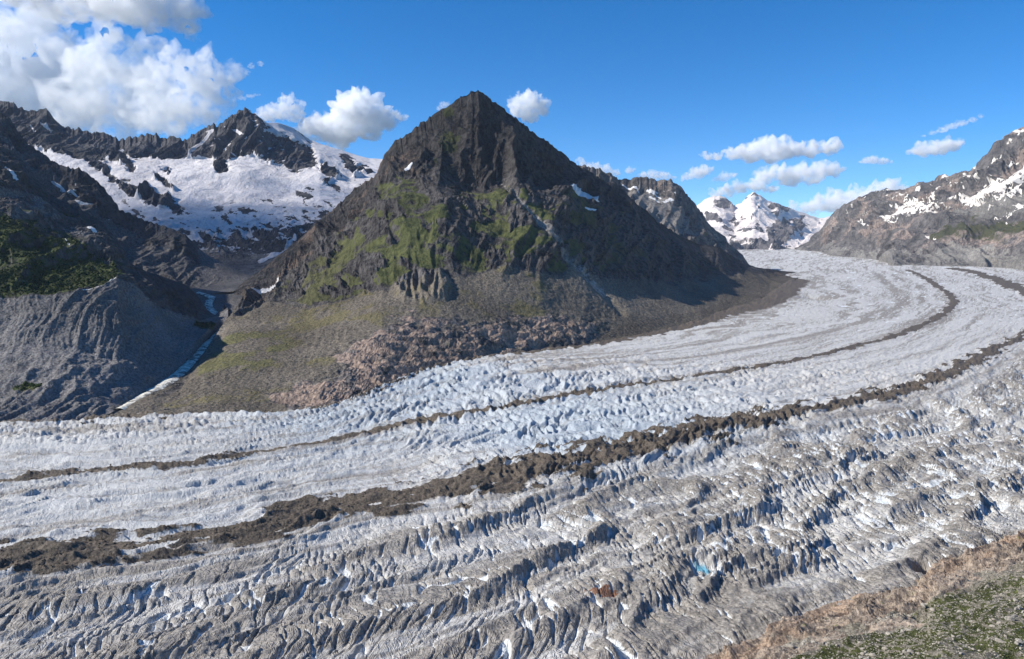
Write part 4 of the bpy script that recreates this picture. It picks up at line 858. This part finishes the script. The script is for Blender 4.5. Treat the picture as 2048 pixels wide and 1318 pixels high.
# ================= SCATTER: boulders, stones, shrubs
def rock_mesh(name, seed, mat, sub=1, flat=0.65):
    bm = bmesh.new(); bmesh.ops.create_icosphere(bm, subdivisions=sub, radius=1.0); rr = random.Random(seed)
    sx, sy, sz = rr.uniform(.8, 1.3), rr.uniform(.6, 1.0), flat*rr.uniform(.7, 1.15)
    cuts = [(Vector((rr.gauss(0, 1), rr.gauss(0, 1), rr.gauss(0, .7))).normalized(), rr.uniform(.5, .8)) for _ in range(6)]
    for v in bm.verts:
        for n, dd in cuts:
            k = v.co.dot(n)
            if k > dd: v.co -= n*(k-dd)
        v.co = Vector((v.co.x*sx, v.co.y*sy, v.co.z*sz))*rr.uniform(.93, 1.07)
    me = bpy.data.meshes.new(name); bm.to_mesh(me); bm.free(); me.materials.append(mat); return me
def stone_mat(name, a, b_, c_, sc):
    b = NB(name); pos = b.n('NewGeometry').outputs['Position']; n = b.noise(pos, sc, 5, .65); m = b.noise(pos, sc*.12, 3, .5)
    col = b.mix(b.mapr(n, .35, .65), a, b_); col = b.mix(b.mapr(m, .45, .6), col, c_)
    return b.out(col, .9, b.bump(n, .35/sc, .8), .15)
pale = stone_mat('pale_boulder_stone', (0.20, 0.18, 0.15), (0.46, 0.42, 0.355), (0.32, 0.285, 0.235), 1.3)
def pick(name, n, test, seed):
    Q, N, m1, m2 = MASS[name]; PX, PY = project(Q); rg = np.random.default_rng(seed)
    ok = np.argwhere(test(PX, PY, m1, m2)); idx = ok[rg.choice(len(ok), min(n, len(ok)), replace=False)]
    i, j = idx[:, 0], idx[:, 1]
    i2 = np.clip(i+1, 0, Q.shape[0]-1); j2 = np.clip(j+1, 0, Q.shape[1]-1); u = rg.random((len(i), 1)); v = rg.random((len(i), 1))
    return Q[i, j]*(1-u)*(1-v)+Q[i2, j]*u*(1-v)+Q[i, j2]*(1-u)*v+Q[i2, j2]*u*v, N[i, j], rg
def scatter(name, pts, sizes, protos, mat, rg, up=0.3, squash=1.0):
    Vs, Fs, off = [], [], 0; k = rg.integers(0, len(protos), len(pts))
    for q in range(len(protos)):
        me = protos[q]; n = len(me.vertices); co = np.empty(n*3, np.float32); me.vertices.foreach_get('co', co); co = co.reshape(-1, 3)
        f = np.array([p_.vertices[:] for p_ in me.polygons]); sel = np.where(k == q)[0]; a = rg.random(len(sel))*6.28
        R = np.zeros((len(sel), 3, 3)); R[:, 0, 0] = np.cos(a); R[:, 0, 1] = -np.sin(a); R[:, 1, 0] = np.sin(a); R[:, 1, 1] = np.cos(a); R[:, 2, 2] = squash
        V = np.einsum('nij,vj->nvi', R, co)*sizes[sel][:, None, None]+pts[sel][:, None]+np.array([0, 0, 1])*(sizes[sel]*up)[:, None, None]
        Vs.append(V.reshape(-1, 3)); Fs.append((f[None]+(np.arange(len(sel))*n)[:, None, None]).reshape(-1, 3)+off); off += V.shape[0]*n
    return link_mesh(name, np.concatenate(Vs), np.concatenate(Fs), mat, smooth=False, kind='stuff')
# big boulders of the foreground, each a thing
inhill = lambda PX, PY, m1, m2: (PX > 1400) & (PX < 2075) & (PY < 1340) & (PY > np.interp(PX, [q[0] for q in NEAR], [q[1] for q in NEAR])+50)
pts, nn_, rg = pick('foreground_hillside', 230, lambda PX, PY, m1, m2: inhill(PX, PY, m1, m2) & (m1[..., 2] > .3), 5)
order = rg.permutation(len(pts)); sz = np.sort(0.75+2.3*rg.random(len(pts))**3)[::-1]
bmesh_protos = [rock_mesh('boulder', 50+i, pale, 2) for i in range(7)]
for k, (q, s_) in enumerate(zip(pts[order], sz)):
    o = bpy.data.objects.new('boulder', bmesh_protos[k % 7]); COL.objects.link(o)
    o.location = q+np.array([0, 0, s_*.25]); o.rotation_euler = (rg.normal()*.25, rg.normal()*.25, rg.random()*6.28); o.scale = (s_, s_, s_)
    o['category'] = 'boulder'; o['group'] = 'pale boulders strewn over the grassy foreground slope'
    o['label'] = 'pale grey boulder lying among grass and stones on the foreground slope'
bd = sorted([o for o in COL.objects if o.name.startswith('boulder')], key=lambda o: -o.scale[0])
pr = {o: project(np.array(o.location)) for o in bd}
for o, l in ((bd[0], 'biggest pale boulder on the grassy foreground slope'), (min(bd[1:], key=lambda o: pr[o][0]), 'leftmost pale boulder on the foreground slope, low by the bottom edge'), (max(bd[1:], key=lambda o: pr[o][0]), 'pale boulder farthest right on the foreground slope'), (min(bd[1:], key=lambda o: pr[o][1]), 'highest pale boulder on the foreground slope, nearest the bare rock edge')): o['label'] = l
t_s = [rock_mesh('stone', 80+i, pale, 1) for i in range(5)]
pts, _, rg = pick('foreground_hillside', 9000, lambda PX, PY, m1, m2: inhill(PX, PY-0, m1, m2), 6)
scatter('loose_stones', pts, 0.18+0.75*rg.random(len(pts))**2.5, t_s[:3], pale, rg, .2)
# grass tufts: crossed blades
b = NB('tuft_grass'); pos = b.n('NewGeometry').outputs['Position']; n_ = b.noise(pos, .25, 4, .6)
gm = b.out(b.mix(b.mapr(n_, .35, .65), (0.030, 0.046, 0.012), (0.085, 0.098, 0.026)), .9, None, .1)
def tuft(seed):
    bm = bmesh.new(); rr = random.Random(seed)
    for k in range(9):
        a = rr.random()*6.28; l = rr.uniform(.5, 1.1); w = .22; x, y = math.cos(a)*.35*rr.random(), math.sin(a)*.35*rr.random()
        dx, dy = math.cos(a), math.sin(a)
        v = [bm.verts.new((x-dy*w, y+dx*w, -.1)), bm.verts.new((x+dy*w, y-dx*w, -.1)), bm.verts.new((x+dx*.6*l, y+dy*.6*l, l*.75))]; bm.faces.new(v)
    me = bpy.data.meshes.new('tuft'); bm.to_mesh(me); bm.free(); return me
pts, _, rg = pick('foreground_hillside', 12000, lambda PX, PY, m1, m2: inhill(PX, PY, m1, m2) & (m1[..., 0] > .5), 7)
scatter('grass', pts, 0.35+0.6*rg.random(len(pts)), [tuft(1), tuft(2)], gm, rg, 0)
# shrubs on the left slope
sm = NB('shrub_leaves'); pos = sm.n('NewGeometry').outputs['Position']; n_ = sm.noise(pos, .12, 3, .6)
shm = sm.out(sm.mix(sm.mapr(n_, .35, .65), (0.012, 0.022, 0.008), (0.040, 0.058, 0.018)), .95, None, .05)
pts, _, rg = pick('left_near_slope', 3200, lambda PX, PY, m1, m2: (m1[..., 0] > .62) & (PX > -40) & (PY > 330), 8)
scatter('mountain_shrubs', pts, 1.8+3.4*rg.random(len(pts))**2, [rock_mesh('shrub', 120+i, shm, 1, .9) for i in range(4)], shm, rg, .25)
# boulders in the scree, on the moraines and along the stream
gstone = stone_mat('grey_scree_stone', (0.085, 0.078, 0.07), (0.24, 0.22, 0.19), (0.14, 0.125, 0.11), .3)
pts, _, rg = pick('rock_pyramid_mountain', 3600, lambda PX, PY, m1, m2: (m1[..., 2] > .3) & (PY > 520) & (PX > 300), 9)
scatter('scree_boulders', pts, 0.7+3.0*rg.random(len(pts))**4, t_s, gstone, rg, .2)
pts, _, rg = pick('left_near_slope', 2600, lambda PX, PY, m1, m2: (m1[..., 2] > .6) & (PX > -20) & (PY > 560), 10)
scatter('scree_boulders', pts, 0.7+2.6*rg.random(len(pts))**4, t_s, gstone, rg, .2)
dm = stone_mat('moraine_stone', (0.06, 0.047, 0.035), (0.21, 0.17, 0.13), (0.12, 0.095, 0.07), .6)
rg = np.random.default_rng(11); ok = np.argwhere((MOR > .25) & (MOR1+MOR2 > .25) & (PYg < 1330) & (PXg > -20) & (PXg < 2070) & (YG < 2600)); ok = ok[rg.choice(len(ok), 5200, replace=False)]
scatter('moraine_boulders', GZ[ok[:, 0], ok[:, 1]]+rg.normal(size=(len(ok), 3))*np.array([1.2, 1.2, 0]), 0.35+1.6*rg.random(len(ok))**3, t_s, dm, rg, .15)
